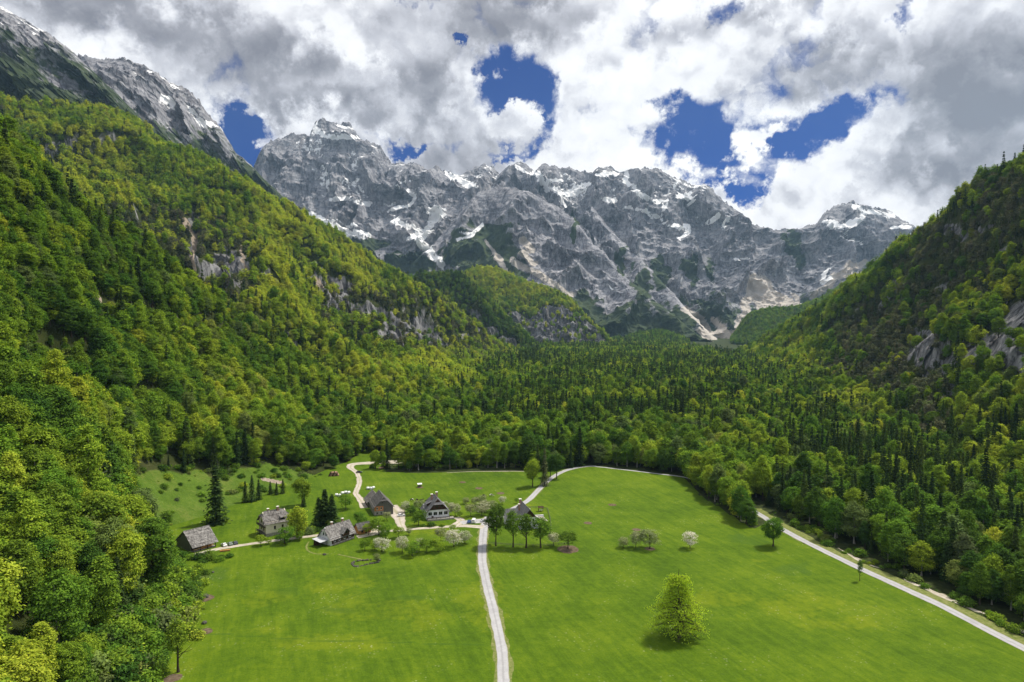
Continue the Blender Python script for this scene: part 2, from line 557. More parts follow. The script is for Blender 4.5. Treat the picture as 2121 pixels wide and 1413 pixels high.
def row_px(pts, d):
    """photo pixels with a distance (a number or one per point) -> 3-D row"""
    dd = np.broadcast_to(np.asarray(d, float), (len(pts),))
    return np.array([at(p[0], p[1], q) for p, q in zip(pts, dd)])


def detail_row(pts, d0, d1, nu):
    """jagged crest: straight lines between many photo points"""
    xs = np.linspace(pts[0][0], pts[-1][0], nu)
    ys = np.interp(xs, [p[0] for p in pts], [p[1] for p in pts])
    ds = np.linspace(d0, d1, nu)
    return np.array([at(a, b, c) for a, b, c in zip(xs, ys, ds)])


def back_of(row, dy, dz, dx=0):
    return np.asarray(row) + np.array((dx, dy, dz))


# --- the great limestone wall at the head of the valley
CREST = [(440, 470), (500, 385), (530, 348), (545, 314), (560, 294), (600, 284), (628, 277), (640, 287), (652, 254), (672, 248), (700, 253), (725, 255), (745, 287), (760, 292), (790, 307), (800, 327), (812, 341), (830, 338), (850, 342), (865, 340), (880, 352), (895, 353),
         (905, 340), (916, 353), (930, 360), (950, 367), (985, 347), (1005, 339), (1020, 346), (1035, 362), (1060, 344), (1075, 339), (1090, 343), (1110, 362), (1125, 344), (1150, 350), (1165, 350), (1185, 347), (1210, 357), (1230, 363), (1240, 351), (1260, 348), (1280, 361),
         (1310, 353), (1340, 349), (1365, 350), (1395, 366), (1420, 377), (1440, 386), (1460, 384), (1475, 396), (1500, 421), (1530, 446), (1560, 469), (1600, 476), (1640, 479), (1690, 466), (1700, 451), (1730, 426), (1760, 417), (1790, 426), (1820, 433), (1850, 441),
         (1880, 461), (1900, 481), (1960, 515), (2080, 560)]
NU = 820
c1 = detail_row(CREST, 5300, 5600, NU)
u2 = row_px([(420, 560), (560, 450), (700, 440), (850, 450), (1000, 440), (1150, 430), (1300, 430), (1450, 470), (1600, 540), (1750, 540), (1900, 560), (2060, 600)], [4700, 4750, 4800, 4800, 4900, 5000, 5000, 5000, 4900, 5000, 5000, 4900])
u1 = row_px([(420, 640), (560, 560), (700, 530), (850, 545), (1000, 560), (1150, 560), (1300, 570), (1450, 600), (1600, 630), (1720, 620), (1860, 640), (2040, 680)], [4200, 4200, 4250, 4200, 4200, 4300, 4350, 4350, 4300, 4350, 4400, 4400])
u0 = row_px([(420, 720), (560, 700), (700, 690), (850, 690), (1000, 700), (1150, 715), (1300, 730), (1440, 738), (1580, 738), (1700, 730), (1850, 725), (2040, 720)], 3600)
massif, _ = rock_mesh('mountain', [u0, u1, u2, c1, back_of(c1, 500, -500)], NU, [70, 80, 90, 5], amp=1.0, seed=1, auto_snow=0.44, veg_low=(60, 420))
# --- buttresses standing before it
b_c = row_px([(850, 560), (900, 505), (955, 440), (1000, 396), (1060, 388), (1130, 418), (1185, 452), (1230, 506), (1290, 568), (1350, 618), (1420, 678), (1490, 730)], [4300, 4350, 4400, 4450, 4400, 4300, 4200, 4050, 3900, 3700, 3500, 3300])
b_m = row_px([(840, 600), (900, 570), (960, 530), (1010, 510), (1070, 500), (1130, 520), (1180, 555), (1225, 595), (1280, 635), (1335, 670), (1400, 705), (1480, 738)], [4000, 4000, 4000, 4000, 3950, 3900, 3800, 3700, 3550, 3450, 3350, 3200])
b_f = row_px([(830, 650), (900, 650), (960, 650), (1020, 650), (1080, 660), (1140, 680), (1190, 700), (1240, 715), (1290, 728), (1340, 735), (1400, 742), (1480, 750)], [3600, 3600, 3550, 3500, 3450, 3400, 3350, 3300, 3250, 3200, 3150, 3100])
rock_mesh('mountain', [b_f, b_m, b_c, back_of(b_c, 350, -420, 60)], 420, [75, 75, 5], amp=0.75, seed=7, auto_snow=0.25, veg_low=(90, 330))
k_c = row_px([(1225, 425), (1265, 476), (1325, 535), (1385, 600), (1440, 662), (1500, 725)], [4950, 4750, 4450, 4150, 3850, 3550])
k_m = row_px([(1230, 520), (1270, 570), (1330, 620), (1380, 660), (1430, 700), (1495, 735)], [4500, 4300, 4100, 3850, 3600, 3400])
k_f = row_px([(1235, 640), (1290, 680), (1350, 710), (1400, 730), (1440, 742), (1500, 748)], [4000, 3900, 3700, 3500, 3350, 3250])
rock_mesh('mountain', [k_f, k_m, k_c, back_of(k_c, 350, -380, 120)], 220, [55, 55, 5], amp=0.55, seed=12, auto_snow=0.2, veg_low=(70, 260))
# --- rock ridges high on the left
l2c = detail_row([(60, 190), (120, 150), (170, 122), (215, 124), (250, 123), (275, 136), (300, 142), (330, 160), (350, 175), (385, 188), (410, 210), (430, 240), (455, 266), (475, 300), (490, 325), (520, 348), (560, 392), (610, 440)], 2900, 3100, 330)
l2m = row_px([(60, 290), (200, 240), (300, 260), (380, 310), (450, 370), (520, 420), (610, 470)], [2500, 2550, 2600, 2650, 2700, 2750, 2800])
l2f = row_px([(60, 400), (200, 380), (300, 390), (380, 420), (450, 450), (520, 490), (620, 540)], [2100, 2150, 2200, 2250, 2300, 2350, 2450])
rock_mesh('mountain', [l2f, l2m, l2c, back_of(l2c, 350, -380, -150)], 330, [60, 110, 5], amp=0.62, seed=21, auto_snow=0.55, veg_low=(600, 1150), fs=0.5)
l1c = detail_row([(-260, -90), (-120, -30), (0, 18), (40, 40), (70, 62), (95, 72), (120, 90), (150, 112), (165, 130), (200, 165), (240, 205), (300, 265), (380, 330)], 2200, 2500, 330)
l1m = row_px([(-260, 90), (-100, 110), (0, 130), (80, 160), (150, 190), (240, 240), (380, 350)], [1950, 1980, 2000, 2030, 2060, 2120, 2250])
l1f = row_px([(-260, 260), (-100, 250), (0, 250), (80, 260), (150, 280), (240, 310), (380, 400)], [1650, 1680, 1700, 1720, 1750, 1800, 1950])
rock_mesh('mountain', [l1f, l1m, l1c, back_of(l1c, 350, -380, -150)], 330, [80, 120, 5], amp=0.55, seed=27, auto_snow=0.45, veg_low=(700, 1250), fs=0.42)


# ------------------------------------------------------------------ forested hills
def hill_mesh(name, rows, nu, segs, amp=1.0, scale=220.0, seed=0, rocks=(), grass=(), dirt=(), cliff=0.0, crest_lock=True, back_rows=1):
    P, vv = loft(rows, nu, segs)
    crest = len(rows) - 1 - back_rows
    w = smooth(0.0, 0.5, vv)[:, None] * (0.25 + 0.75 * smooth(0.0, 0.6, np.abs(vv - crest)))[:, None]
    r = ridged(P * np.array((1, 1, 0.5)) / scale, 4, 0.5, seed=seed)
    P[..., 2] += w * amp * (r - 0.8) * smooth(12, 70, P[..., 2])
    P[..., 2] += 0.08 * amp * w * fbm(P / 30.0, 3, seed=seed + 9)
    px, py, d = proj(P)
    wx = fbm(P / 60.0, 3, seed=seed + 4) * 16
    rk = blobs(px + wx, py + fbm(P / 60.0, 3, seed=seed + 6) * 14, rocks)
    P2 = P.copy()
    if rocks:
        cl = ridged(P * np.array((1 / 40.0, 1 / 40.0, 1 / 120.0)), 4, 0.6, seed=seed + 15)
        P2[..., 1] -= rk * 14 * (cl - 0.9)
        P2[..., 2] += rk * 8 * (cl - 0.9)
    gr = blobs(px + wx, py, grass)
    if grass:
        gr = np.maximum(gr, smooth(14, 4.0, P[..., 2] + 3 * fbm(P / 12.0, 2, seed=44)) * (d < 480))
    dt = stroke(px + wx * 0.4, py, dirt)
    N = grid_normals(P2)
    rk = np.maximum(rk * 0.75, smooth(0.55, 0.30, N[..., 2]) * cliff)
    me = mesh_np(name, P2.reshape(-1, 3), grid_faces(*P2.shape[:2]), [HILL], smooth_sh=True)
    set_mask(me, np.stack([dt, rk, gr], -1).reshape(-1, 3))
    zsplat(P2)
    o = link(name, me, kind='structure')
    return P2, rk, gr, dt


G = gnd
near_foot = [np.array((-62, 60, -1)), G(300, 1440, -1), G(405, 1240, -1), G(318, 1118, -1), G(425, 1072, -1), G(625, 1003, -1), G(735, 955, -1), G(900, 866, -1)]
near_1 = [np.array((-118, 70, 26)), at(0, 1270, 190), at(150, 1070, 262), at(205, 975, 345), at(375, 960, 425), at(560, 930, 500), at(690, 905, 600), at(890, 864, 800)]
near_2 = [np.array((-210, 110, 95)), at(-20, 930, 270), at(60, 790, 350), at(170, 690, 430), at(330, 720, 520), at(500, 780, 600), at(650, 845, 690), at(895, 862, 815)]
near_3 = [np.array((-310, 170, 180)), at(-230, 190, 420), at(0, 310, 450), at(170, 450, 545), at(400, 612, 645), at(560, 722, 715), at(740, 825, 790), at(905, 862, 840)]
near_b = [p + np.array((-70, 110, -85 * k)) for p, k in zip(near_3, (1, 1, 1, 1, .8, .6, .25, .05))]
HILLS = {}
GR_NEAR = [(470, 1045, 130, 60), (330, 1020, 70, 50), (600, 1030, 90, 40), (560, 1000, 60, 25), (430, 1100, 60, 40), (400, 1000, 40, 30)]
HILLS['near'] = hill_mesh('hillside', [near_foot, near_1, near_2, near_3, near_b], 260, [50, 60, 60, 14], amp=16, scale=120, seed=3, rocks=[], grass=GR_NEAR,
                          dirt=[([(165, 590), (200, 620)], 9), ([(500, 715), (530, 718)], 6), ([(545, 992), (585, 1000)], 3.5), ([(535, 1050), (560, 1040), (600, 1015)], 2.5), ([(20, 930), (40, 960)], 12)])
m_c = row_px([(-260, 160), (0, 212), (130, 224), (240, 240), (350, 310), (450, 356), (530, 402), (650, 468), (770, 540), (900, 617), (1000, 692), (1075, 745)], [1330, 1450, 1540, 1600, 1620, 1650, 1680, 1720, 1780, 1850, 1950, 2050])
m_3 = row_px([(-260, 300), (0, 340), (130, 350), (230, 385), (340, 440), (440, 480), (520, 510), (620, 570), (730, 640), (860, 705), (985, 748), (1070, 768)], [1130, 1250, 1300, 1310, 1300, 1290, 1290, 1300, 1350, 1420, 1560, 1720])
m_2 = row_px([(-260, 480), (0, 480), (120, 510), (220, 545), (320, 590), (420, 625), (510, 650), (610, 690), (720, 735), (850, 785), (970, 800), (1070, 795)], [850, 880, 900, 910, 920, 930, 940, 950, 960, 980, 1080, 1280])
m_f = row_px([(-260, 700), (0, 640), (120, 650), (220, 670), (320, 700), (420, 740), (510, 775), (610, 810), (720, 845), (860, 860), (980, 822), (1075, 795)], [680, 700, 715, 735, 755, 775, 790, 805, 820, 815, 960, 1180])
MID_ROCK = [(400, 480, 14, 44), (400, 530, 14, 34), (470, 560, 62, 42), (430, 570, 34, 34), (690, 600, 40, 30), (650, 580, 20, 24), (845, 690, 75, 30), (760, 650, 50, 20), (700, 640, 40, 20), (800, 660, 30, 15), (900, 712, 40, 14), (30, 205, 25, 14), (160, 300, 12, 8), (590, 690, 18, 10), (960, 700, 24, 16), (730, 640, 20, 12)]
HILLS['mid'] = hill_mesh('hillside', [m_f, m_2, m_3, m_c, back_of(m_c, 260, -160, -60)], 360, [50, 60, 70, 10], amp=46, scale=230, seed=5, rocks=MID_ROCK, dirt=[([(383, 455), (398, 490), (402, 525), (400, 552)], 6), ([(415, 452), (405, 480)], 4), ([(425, 565), (435, 590)], 5), ([(500, 510), (510, 560)], 3), ([(655, 575), (660, 590)], 6)], cliff=0.5)
h1c = row_px([(800, 620), (840, 585), (890, 572), (945, 570), (990, 606), (1040, 650), (1085, 698), (1130, 745)], [2400, 2380, 2350, 2330, 2300, 2250, 2200, 2150])
h1m = row_px([(800, 690), (845, 668), (900, 660), (960, 668), (1010, 695), (1060, 722), (1100, 738), (1140, 754)], [2250, 2230, 2200, 2180, 2150, 2120, 2080, 2050])
h1f = row_px([(800, 770), (850, 772), (900, 775), (960, 778), (1010, 778), (1060, 775), (1105, 770), (1145, 765)], [2000, 1990, 1980, 1960, 1940, 1930, 1930, 1940])
H1_ROCK = [(1000, 690, 42, 22), (1040, 718, 34, 20), (980, 655, 26, 12), (1075, 740, 24, 12), (930, 715, 40, 16)]
HILLS['h1'] = hill_mesh('hillside', [h1f, h1m, h1c, back_of(h1c, 200, -120, 20)], 200, [40, 40, 6], amp=32, scale=200, seed=8, rocks=H1_ROCK)
h2c = row_px([(930, 585), (975, 566), (1010, 558), (1060, 576), (1120, 596), (1170, 617), (1215, 660), (1252, 700), (1285, 735)], [2950, 2930, 2920, 2880, 2830, 2780, 2720, 2670, 2620])
h2m = row_px([(930, 650), (975, 645), (1015, 645), (1065, 650), (1120, 655), (1170, 668), (1213, 692), (1248, 714), (1283, 740)], [2700, 2690, 2680, 2660, 2640, 2620, 2600, 2580, 2550])
h2f = row_px([(930, 752), (975, 752), (1015, 750), (1065, 745), (1120, 742), (1170, 740), (1215, 740), (1250, 742), (1285, 747)], [2520, 2510, 2500, 2490, 2480, 2470, 2460, 2450, 2440])
H2_ROCK = [(1050, 675, 60, 36), (1130, 685, 60, 42), (1195, 695, 46, 36), (1235, 712, 26, 18), (1090, 715, 60, 22), (1150, 655, 50, 20), (1000, 690, 30, 20)]
HILLS['h2'] = hill_mesh('hillside', [h2f, h2m, h2c, back_of(h2c, 250, -150, 30)], 240, [60, 40, 6], amp=30, scale=200, seed=11, rocks=H2_ROCK, dirt=[([(1236, 672), (1262, 690)], 7)])
g1c = row_px([(1440, 745), (1500, 722), (1535, 690), (1560, 655), (1600, 645), (1650, 642), (1700, 625), (1760, 590), (1840, 560)], [3050, 3060, 3080, 3100, 3100, 3120, 3150, 3200, 3250])
g1f = row_px([(1420, 752), (1490, 742), (1540, 738), (1580, 735), (1630, 730), (1680, 725), (1730, 715), (1780, 700), (1850, 680)], [2700] * 9)
HILLS['g1'] = hill_mesh('hillside', [g1f, g1c, back_of(g1c, 300, -120, 0)], 160, [50, 6], amp=10, scale=200, seed=13)
# low green aprons under the wall
a1c = row_px([(1150, 735), (1250, 712), (1310, 700), (1370, 692), (1430, 712), (1500, 735)], [3000, 3050, 3100, 3100, 3050, 3000])
a1f = row_px([(1130, 760), (1250, 757), (1310, 755), (1370, 753), (1430, 752), (1500, 750)], [2100, 2150, 2200, 2250, 2300, 2350])
HILLS['a1'] = hill_mesh('hillside', [a1f, a1c, back_of(a1c, 200, -60, 0)], 140, [40, 5], amp=10, scale=150, seed=16, dirt=[([(1290, 705), (1318, 725), (1330, 735)], 5)])
r_c = row_px([(2900, -200), (2500, 90), (2300, 220), (2121, 342), (2000, 420), (1900, 497), (1830, 552), (1740, 622), (1650, 680), (1570, 725), (1490, 757)], [600, 700, 770, 850, 960, 1100, 1220, 1400, 1680, 2000, 2300])
r_2 = row_px([(2900, 300), (2500, 400), (2300, 470), (2121, 560), (2020, 590), (1930, 630), (1860, 660), (1770, 695), (1670, 725), (1580, 748), (1495, 765)], [430, 520, 590, 660, 740, 830, 930, 1080, 1320, 1620, 1950])
r_1 = row_px([(2900, 620), (2500, 680), (2300, 740), (2121, 800), (2020, 800), (1930, 800), (1860, 800), (1770, 800), (1680, 795), (1590, 785), (1500, 775)], [360, 420, 470, 530, 590, 660, 740, 860, 1040, 1300, 1650])
r_f = [G(2900, 1300, -1), G(2600, 1240, -1), G(2420, 1180, -1), G(2260, 1110, -1), G(2110, 1040, -1), G(1990, 985, -1), G(1890, 935, -1), G(1780, 890, -1), G(1680, 850, -1), G(1590, 815, -1), G(1500, 785, -1)]
R_ROCK = [(2075, 745, 90, 72), (2120, 690, 60, 80), (1935, 735, 58, 60), (1985, 800, 30, 18), (1955, 608, 26, 14), (1850, 600, 24, 18), (1980, 480, 40, 18), (2070, 520, 16, 16), (1680, 745, 14, 12), (1830, 625, 18, 12), (1780, 655, 12, 14), (2050, 470, 16, 10), (1900, 690, 18, 14)]
HILLS['right'] = hill_mesh('hillside', [r_f, r_1, r_2, r_c, back_of(r_c, 120, -150, 160)], 340, [56, 60, 60, 8], amp=26, scale=170, seed=19, rocks=R_ROCK, cliff=0.35)

# ------------------------------------------------------------------ valley floor
MEADOW_PX = [(230, 1480), (345, 1330), (400, 1245), (370, 1160), (345, 1125), (420, 1078), (520, 1045), (640, 1003), (700, 985), (735, 972), (800, 977), (860, 979), (960, 979), (1090, 978), (1150, 974), (1225, 965), (1300, 975), (1418, 990),
             (1450, 1025), (1490, 1050), (1530, 1080), (1562, 1097), (1585, 1085), (1600, 1088), (1650, 1118), (1780, 1182), (1940, 1255), (2121, 1345), (2420, 1480), (2420, 1900), (250, 1900)]
MEADOW = np.array([gnd(*p)[:2] for p in MEADOW_PX])


def in_poly(x, y, poly):
    r = np.zeros(np.shape(x), bool)
    n = len(poly)
    for i in range(n):
        x0, y0 = poly[i]
        x1, y1 = poly[(i + 1) % n]
        c = ((y0 > y) != (y1 > y)) & (x < (x1 - x0) * (y - y0) / (y1 - y0 + 1e-12) + x0)
        r ^= c
    return r


def zg(x, y):
    x, y = np.asarray(x, float), np.asarray(y, float)
    p = np.stack([x / 75.0, y / 75.0, np.zeros_like(x)], -1)
    return 0.7 * fbm(p, 3, seed=77) * smooth(60, 120, y) * smooth(700, 560, y)


def ground_material():
    m, t = new_mat('meadow_and_forest_floor')
    geo = t.n('ShaderNodeNewGeometry')
    P = geo.outputs['Position']
    px_, py_, pz_ = t.sep(P)
    msk = t.n('ShaderNodeAttribute', attribute_name='mask')
    fr, fy, fd = t.sep(msk.outputs['Color'])      # forest floor, yellow flowers, lush dark grass
    n0 = t.noise(P, 0.012, 3, 0.5)
    n1 = t.noise(P, 0.05, 5, 0.6)
    n2 = t.noise(P, 0.35, 5, 0.65)
    n3 = t.noise(P, 1.6, 4, 0.7)
    # mowing swaths: slightly different lay of the grass
    lay = t.noise(t.vm('MULTIPLY', t.comb(t.m('ADD', px_, t.m('MULTIPLY', py_, 0.35)), t.m('SUBTRACT', py_, t.m('MULTIPLY', px_, 0.35)), 0.0), (0.30, 0.03, 1)), 1.0, 4, 0.7, dist=1.0)
    g = t.ramp(t.m('ADD', t.m('ADD', t.m('MULTIPLY', n1, 0.36), t.m('MULTIPLY', n2, 0.24)), t.m('ADD', t.m('MULTIPLY', n0, 0.28), t.m('MULTIPLY', lay, 0.10))),
               [(0.36, (0.046, 0.094, 0.004)), (0.47, (0.079, 0.138, 0.005)), (0.55, (0.108, 0.168, 0.006)), (0.66, (0.155, 0.200, 0.014))])
    g = t.mix(t.mr(n3, 0.35, 0.7, 0.0, 0.75), g, t.mix(1.0, g, (0.62, 0.72, 0.6), 'MULTIPLY'))
    g = t.mix(1.0, g, t.ramp(lay, [(0.36, (0.86, 0.89, 0.86)), (0.64, (1.08, 1.05, 1.06))]), 'MULTIPLY')
    fl = t.mr(t.m('ADD', fy, t.m('MULTIPLY', t.m('SUBTRACT', t.m('ADD', t.m('MULTIPLY', n2, 0.5), t.m('MULTIPLY', n1, 0.5)), 0.5), 4.0)), 0.35, 1.5, 0.0, 0.26)
    g = t.mix(fl, g, (0.22, 0.245, 0.008))
    dk = t.mr(t.m('ADD', fd, t.m('MULTIPLY', t.m('SUBTRACT', t.m('ADD', t.m('MULTIPLY', n2, 0.5), t.m('MULTIPLY', n1, 0.5)), 0.5), 3.5)), 0.35, 1.5, 0.0, 0.6)
    g = t.mix(dk, g, (0.030, 0.082, 0.012))
    # scattered pale flower heads and dry stalks
    sp = t.n('ShaderNodeTexVoronoi', feature='F1')
    t.put(sp.inputs['Vector'], P)
    sp.inputs['Scale'].default_value = 0.55
    s_m = t.m('MULTIPLY', t.mr(sp.outputs['Distance'], 0.12, 0.22, 1.0, 0.0), t.mr(n1, 0.48, 0.66))
    g = t.mix(t.m('MULTIPLY', s_m, 0.38), g, (0.42, 0.44, 0.28))
    f = t.ramp(n2, [(0.3, (0.016, 0.022, 0.008)), (0.55, (0.036, 0.05, 0.014)), (0.75, (0.07, 0.075, 0.03))])
    c = t.mix(t.mr(t.m('ADD', fr, t.m('MULTIPLY', t.m('SUBTRACT', n2, 0.5), 0.5)), 0.4, 0.6), g, f)
    finish(t, c, 0.95, t.m('ADD', t.m('MULTIPLY', n3, 0.6), n2), 0.9, 0.45, 0.1)
    return m


def ticks(lo, a, b, hi, step, grow=1.35):
    mid = list(np.arange(a, b + 0.1, step))
    s, x, left = step, a, []
    while x > lo:
        s *= grow
        x -= s
        left.append(x)
    s, x, right = step, b, []
    while x < hi:
        s *= grow
        x += s
        right.append(x)
    return np.array(left[::-1] + mid + right)


tx, ty = ticks(-20000, -220, 260, 20000, 1.6), ticks(-3000, 150, 620, 30000, 1.6)
gx, gy = np.meshgrid(tx, ty)
gz = zg(gx, gy)
GP = np.stack([gx, gy, gz], -1)
GRASS = MEADOW.copy()
GRASS[:8] -= np.array((22.0, 0))
GRASS[3:9, 1] += 25
GRASS[5:10, 1] += 75
inm = in_poly(gx, gy, GRASS).astype(float)
gpx, gpy, _ = proj(GP)
front = gy > 50
YEL = [(700, 1330, 160, 20), (560, 1240, 60, 16), (780, 1260, 120, 30), (880, 1280, 60, 30), (1000, 1250, 60, 60), (700, 1210, 90, 20), (1570, 1158, 34, 7), (560, 1305, 50, 8), (1650, 1250, 110, 30), (1500, 1240, 80, 20), (900, 1100, 60, 14), (850, 1075, 40, 10), (1080, 1055, 30, 10), (1740, 1290, 90, 20)]
DRK = [(592, 1228, 40, 14), (712, 1258, 34, 12), (840, 1240, 40, 12), (440, 1190, 60, 16), (1650, 1180, 50, 10), (1560, 1120, 60, 10)]
wq = np.stack([gx / 14.0, gy / 14.0, 0 * gx], -1)
wpx, wpy = gpx + 40 * fbm(wq, 3, seed=91), gpy + 14 * fbm(wq, 3, seed=92)
fy_ = np.where(front, blobs(wpx, wpy, YEL), 0)
fd_ = np.where(front, blobs(wpx, wpy, DRK), 0)
ditch = stroke(gpx, gpy, [([(430, 1312), (520, 1318), (640, 1326), (800, 1330), (1020, 1338)], 2.2), ([(640, 1270), (800, 1210)], 1.0)])
fd_ = np.maximum(fd_, np.where(front, ditch, 0) * 1.1)
gm = mesh_np('ground', GP.reshape(-1, 3), grid_faces(*gx.shape), [ground_material()], smooth_sh=True)
set_mask(gm, np.stack([1 - inm, fy_, fd_], -1).reshape(-1, 3))
link('ground', gm, kind='structure')
zsplat(GP[(ty > 100)][:, (tx > -1500) & (tx < 1500)])

# ------------------------------------------------------------------ plain surface materials
def flat_mat(name, c1, c2, scale=1.0, rough=0.85, spec=0.2, detail=5, bstr=0.3, bdist=0.05, stretch=(1, 1, 1), obj_coord=True):
    m, t = new_mat(name)
    if obj_coord:
        v = t.n('ShaderNodeTexCoord').outputs['Object']
    else:
        v = t.n('ShaderNodeNewGeometry').outputs['Position']
    n = t.noise(t.vm('MULTIPLY', v, stretch), scale, detail, 0.65)
    finish(t, t.ramp(n, [(0.33, c1), (0.68, c2)]), rough, n, bstr, bdist, spec)
    return m


def road_mat(name, c1, c2, centre, edge):
    m, t = new_mat(name)
    P = t.n('ShaderNodeNewGeometry').outputs['Position']
    ac = t.sep(t.n('ShaderNodeAttribute', attribute_name='mask').outputs['Color'])[0]
    n = t.noise(P, 0.5, 8, 0.7)
    n2 = t.noise(P, 0.12, 4, 0.6)
    c = t.ramp(t.m('ADD', t.m('MULTIPLY', n, 0.6), t.m('MULTIPLY', n2, 0.4)), [(0.35, c1), (0.65, c2)])
    off = t.m('ABSOLUTE', t.m('SUBTRACT', ac, 0.5))
    mid = t.m('MULTIPLY', t.mr(t.m('ADD', off, t.m('MULTIPLY', t.m('SUBTRACT', n, 0.5), 0.25)), 0.02, 0.14, 1.0, 0.0), 0.75)
    c = t.mix(mid, c, centre)
    ed = t.mr(t.m('ADD', off, t.m('MULTIPLY', t.m('SUBTRACT', n, 0.5), 0.30)), 0.40, 0.50, 0.0, 0.9)
    c = t.mix(ed, c, edge)
    finish(t, c, 0.92, n, 0.35, 0.06, 0.1)
    return m


ROAD = road_mat('pale_road_surface', (0.30, 0.297, 0.31), (0.42, 0.418, 0.43), (0.27, 0.267, 0.27), (0.24, 0.23, 0.16))
GRAVEL = road_mat('pale_gravel', (0.32, 0.28, 0.235), (0.54, 0.49, 0.43), (0.30, 0.285, 0.17), (0.22, 0.21, 0.10))
EARTH = flat_mat('bare_earth', (0.075, 0.055, 0.036), (0.17, 0.13, 0.09), 0.8, 0.95, 0.05, 6, 0.5, 0.1, obj_coord=False)
VERGE = flat_mat('dry_verge_grass', (0.09, 0.13, 0.02), (0.22, 0.22, 0.09), 0.7, 0.95, 0.05, 7, 0.5, 0.1, obj_coord=False)


def ribbon(name, pts, width, mat, lift, world_pts=False, jitter=0.0, seed=0):
    P = np.array([(*gnd(*p)[:2], 0) if not world_pts else (*p, 0) for p in pts])[:, :3]
    L = np.linalg.norm(np.diff(P, axis=0), axis=1).sum()
    n = max(int(L / 2.0), 8)
    # even spacing along the curve
    C = cr_row(P, 40 * len(P))
    s = np.concatenate([[0], np.cumsum(np.linalg.norm(np.diff(C, axis=0), axis=1))])
    C = np.stack([np.interp(np.linspace(0, s[-1], n), s, C[:, k]) for k in range(3)], -1)
    T = np.gradient(C, axis=0)
    T /= np.linalg.norm(T, axis=1, keepdims=True)
    Nn = np.stack([-T[:, 1], T[:, 0], 0 * T[:, 0]], -1)
    w = np.broadcast_to(np.interp(np.linspace(0, 1, n), np.linspace(0, 1, len(np.atleast_1d(width))), np.atleast_1d(width)), (n,))
    ks = np.linspace(-.5, .5, 9)
    rng = np.random.default_rng(seed + 5)
    rows = []
    for k in ks:
        ww = w * k
        if abs(k) == .5:
            ww = ww + np.sign(k) * jitter * fbm(np.stack([np.linspace(0, L / 6, n), np.full(n, k * 9.1), np.full(n, seed * 1.0)], -1), 3)
        rows.append(C + Nn * ww[:, None])
    R = np.array(rows)
    R[..., 2] = zg(R[..., 0], R[..., 1]) + lift
    me = mesh_np(name, R.reshape(-1, 3), grid_faces(len(ks), n), [mat], smooth_sh=True)
    set_mask(me, np.repeat((ks + .5)[:, None], n, 1).reshape(-1, 1) * np.ones((1, 3)))
    return link(name, me, kind='structure')


# the valley road from the bottom of the picture to the farmstead and on to the far woods
main_px = [(1046, 1560), (1043, 1413), (1038, 1340), (1023, 1270), (1008, 1210), (999, 1160), (1000, 1120), (1004, 1088), (1012, 1070)]
far_px = [(1004, 1094), (1030, 1075), (1060, 1055), (1092, 1036), (1118, 1012), (1140, 992), (1170, 976), (1205, 968), (1235, 966)]
left_px = [(1002, 1092), (960, 1090), (900, 1093), (850, 1096), (800, 1100), (735, 1105), (672, 1108), (620, 1114), (560, 1122), (500, 1130), (450, 1138), (395, 1152)]
ribbon('road_verge', main_px, 5.6, VERGE, 0.03, jitter=0.9, seed=1)
ribbon('road', main_px, [3.8, 3.8, 4.0, 4.4], ROAD, 0.06, jitter=0.25, seed=2)
ribbon('road_verge', far_px, 4.6, VERGE, 0.032, jitter=0.7, seed=3)
ribbon('road', far_px, 3.8, ROAD, 0.064, jitter=0.2, seed=4)
ribbon('road_verge', left_px, 4.6, VERGE, 0.034, jitter=0.7, seed=5)
ribbon('road', left_px, [5.5, 3.2, 3.0, 3.0, 3.2, 3.4, 5.0], GRAVEL, 0.068, jitter=0.5, seed=6)
ribbon('road', [(1222, 966), (1290, 974), (1350, 981), (1420, 990), (1480, 1010), (1540, 1045), (1580, 1071), (1620, 1097), (1700, 1138), (1800, 1187), (1940, 1252), (2121, 1342), (2420, 1480)], [2.2, 2.4, 4.2, 4.4, 4.4], ROAD, 0.066, jitter=0.2, seed=7)
ribbon('road_verge', [(1560, 1053), (1620, 1092), (1700, 1133), (1800, 1181), (1940, 1244), (2121, 1333), (2420, 1470)], 9.0, VERGE, 0.028, jitter=1.4, seed=8)
ribbon('gravel_bank', [(1735, 1135), (1790, 1165), (1830, 1180)], [.4, 2.6, .4], GRAVEL, 0.07, jitter=1.6, seed=9)
ribbon('gravel_bank', [(1870, 1200), (1930, 1226), (2010, 1262), (2050, 1276)], [.4, 2.6, 3.4, .5], GRAVEL, 0.072, jitter=1.8, seed=19)
ribbon('gravel_bank', [(2062, 1284), (2121, 1310), (2300, 1390)], [.5, 4.0, 4.0], GRAVEL, 0.074, jitter=2.2, seed=29)
ribbon('track', [(755, 1052), (746, 1035), (737, 1020), (743, 1005), (744, 990), (736, 976), (726, 968), (735, 960), (790, 957), (850, 958)], [5, 4, 3.6, 3.4, 3.6, 6, 12, 14], GRAVEL, 0.075, jitter=0.8, seed=10)
ribbon('track', [(925, 980), (960, 979), (1040, 978), (1105, 977)], [.6, 1.2, 1.2], GRAVEL, 0.062, jitter=0.4, seed=11)
ribbon('track', [(838, 1100), (830, 1085), (826, 1070), (818, 1057), (806, 1048)], [3.4, 4.5, 7, 10, 9], GRAVEL, 0.078, jitter=0.7, seed=12)
ribbon('track', [(770, 1104), (778, 1096), (790, 1090)], [3, 3.4], GRAVEL, 0.08, jitter=0.4, seed=13)
ribbon('footpath', [(700, 1148), (730, 1155), (752, 1160)], [1.0, 1.2], VERGE, 0.05, jitter=0.4, seed=14)
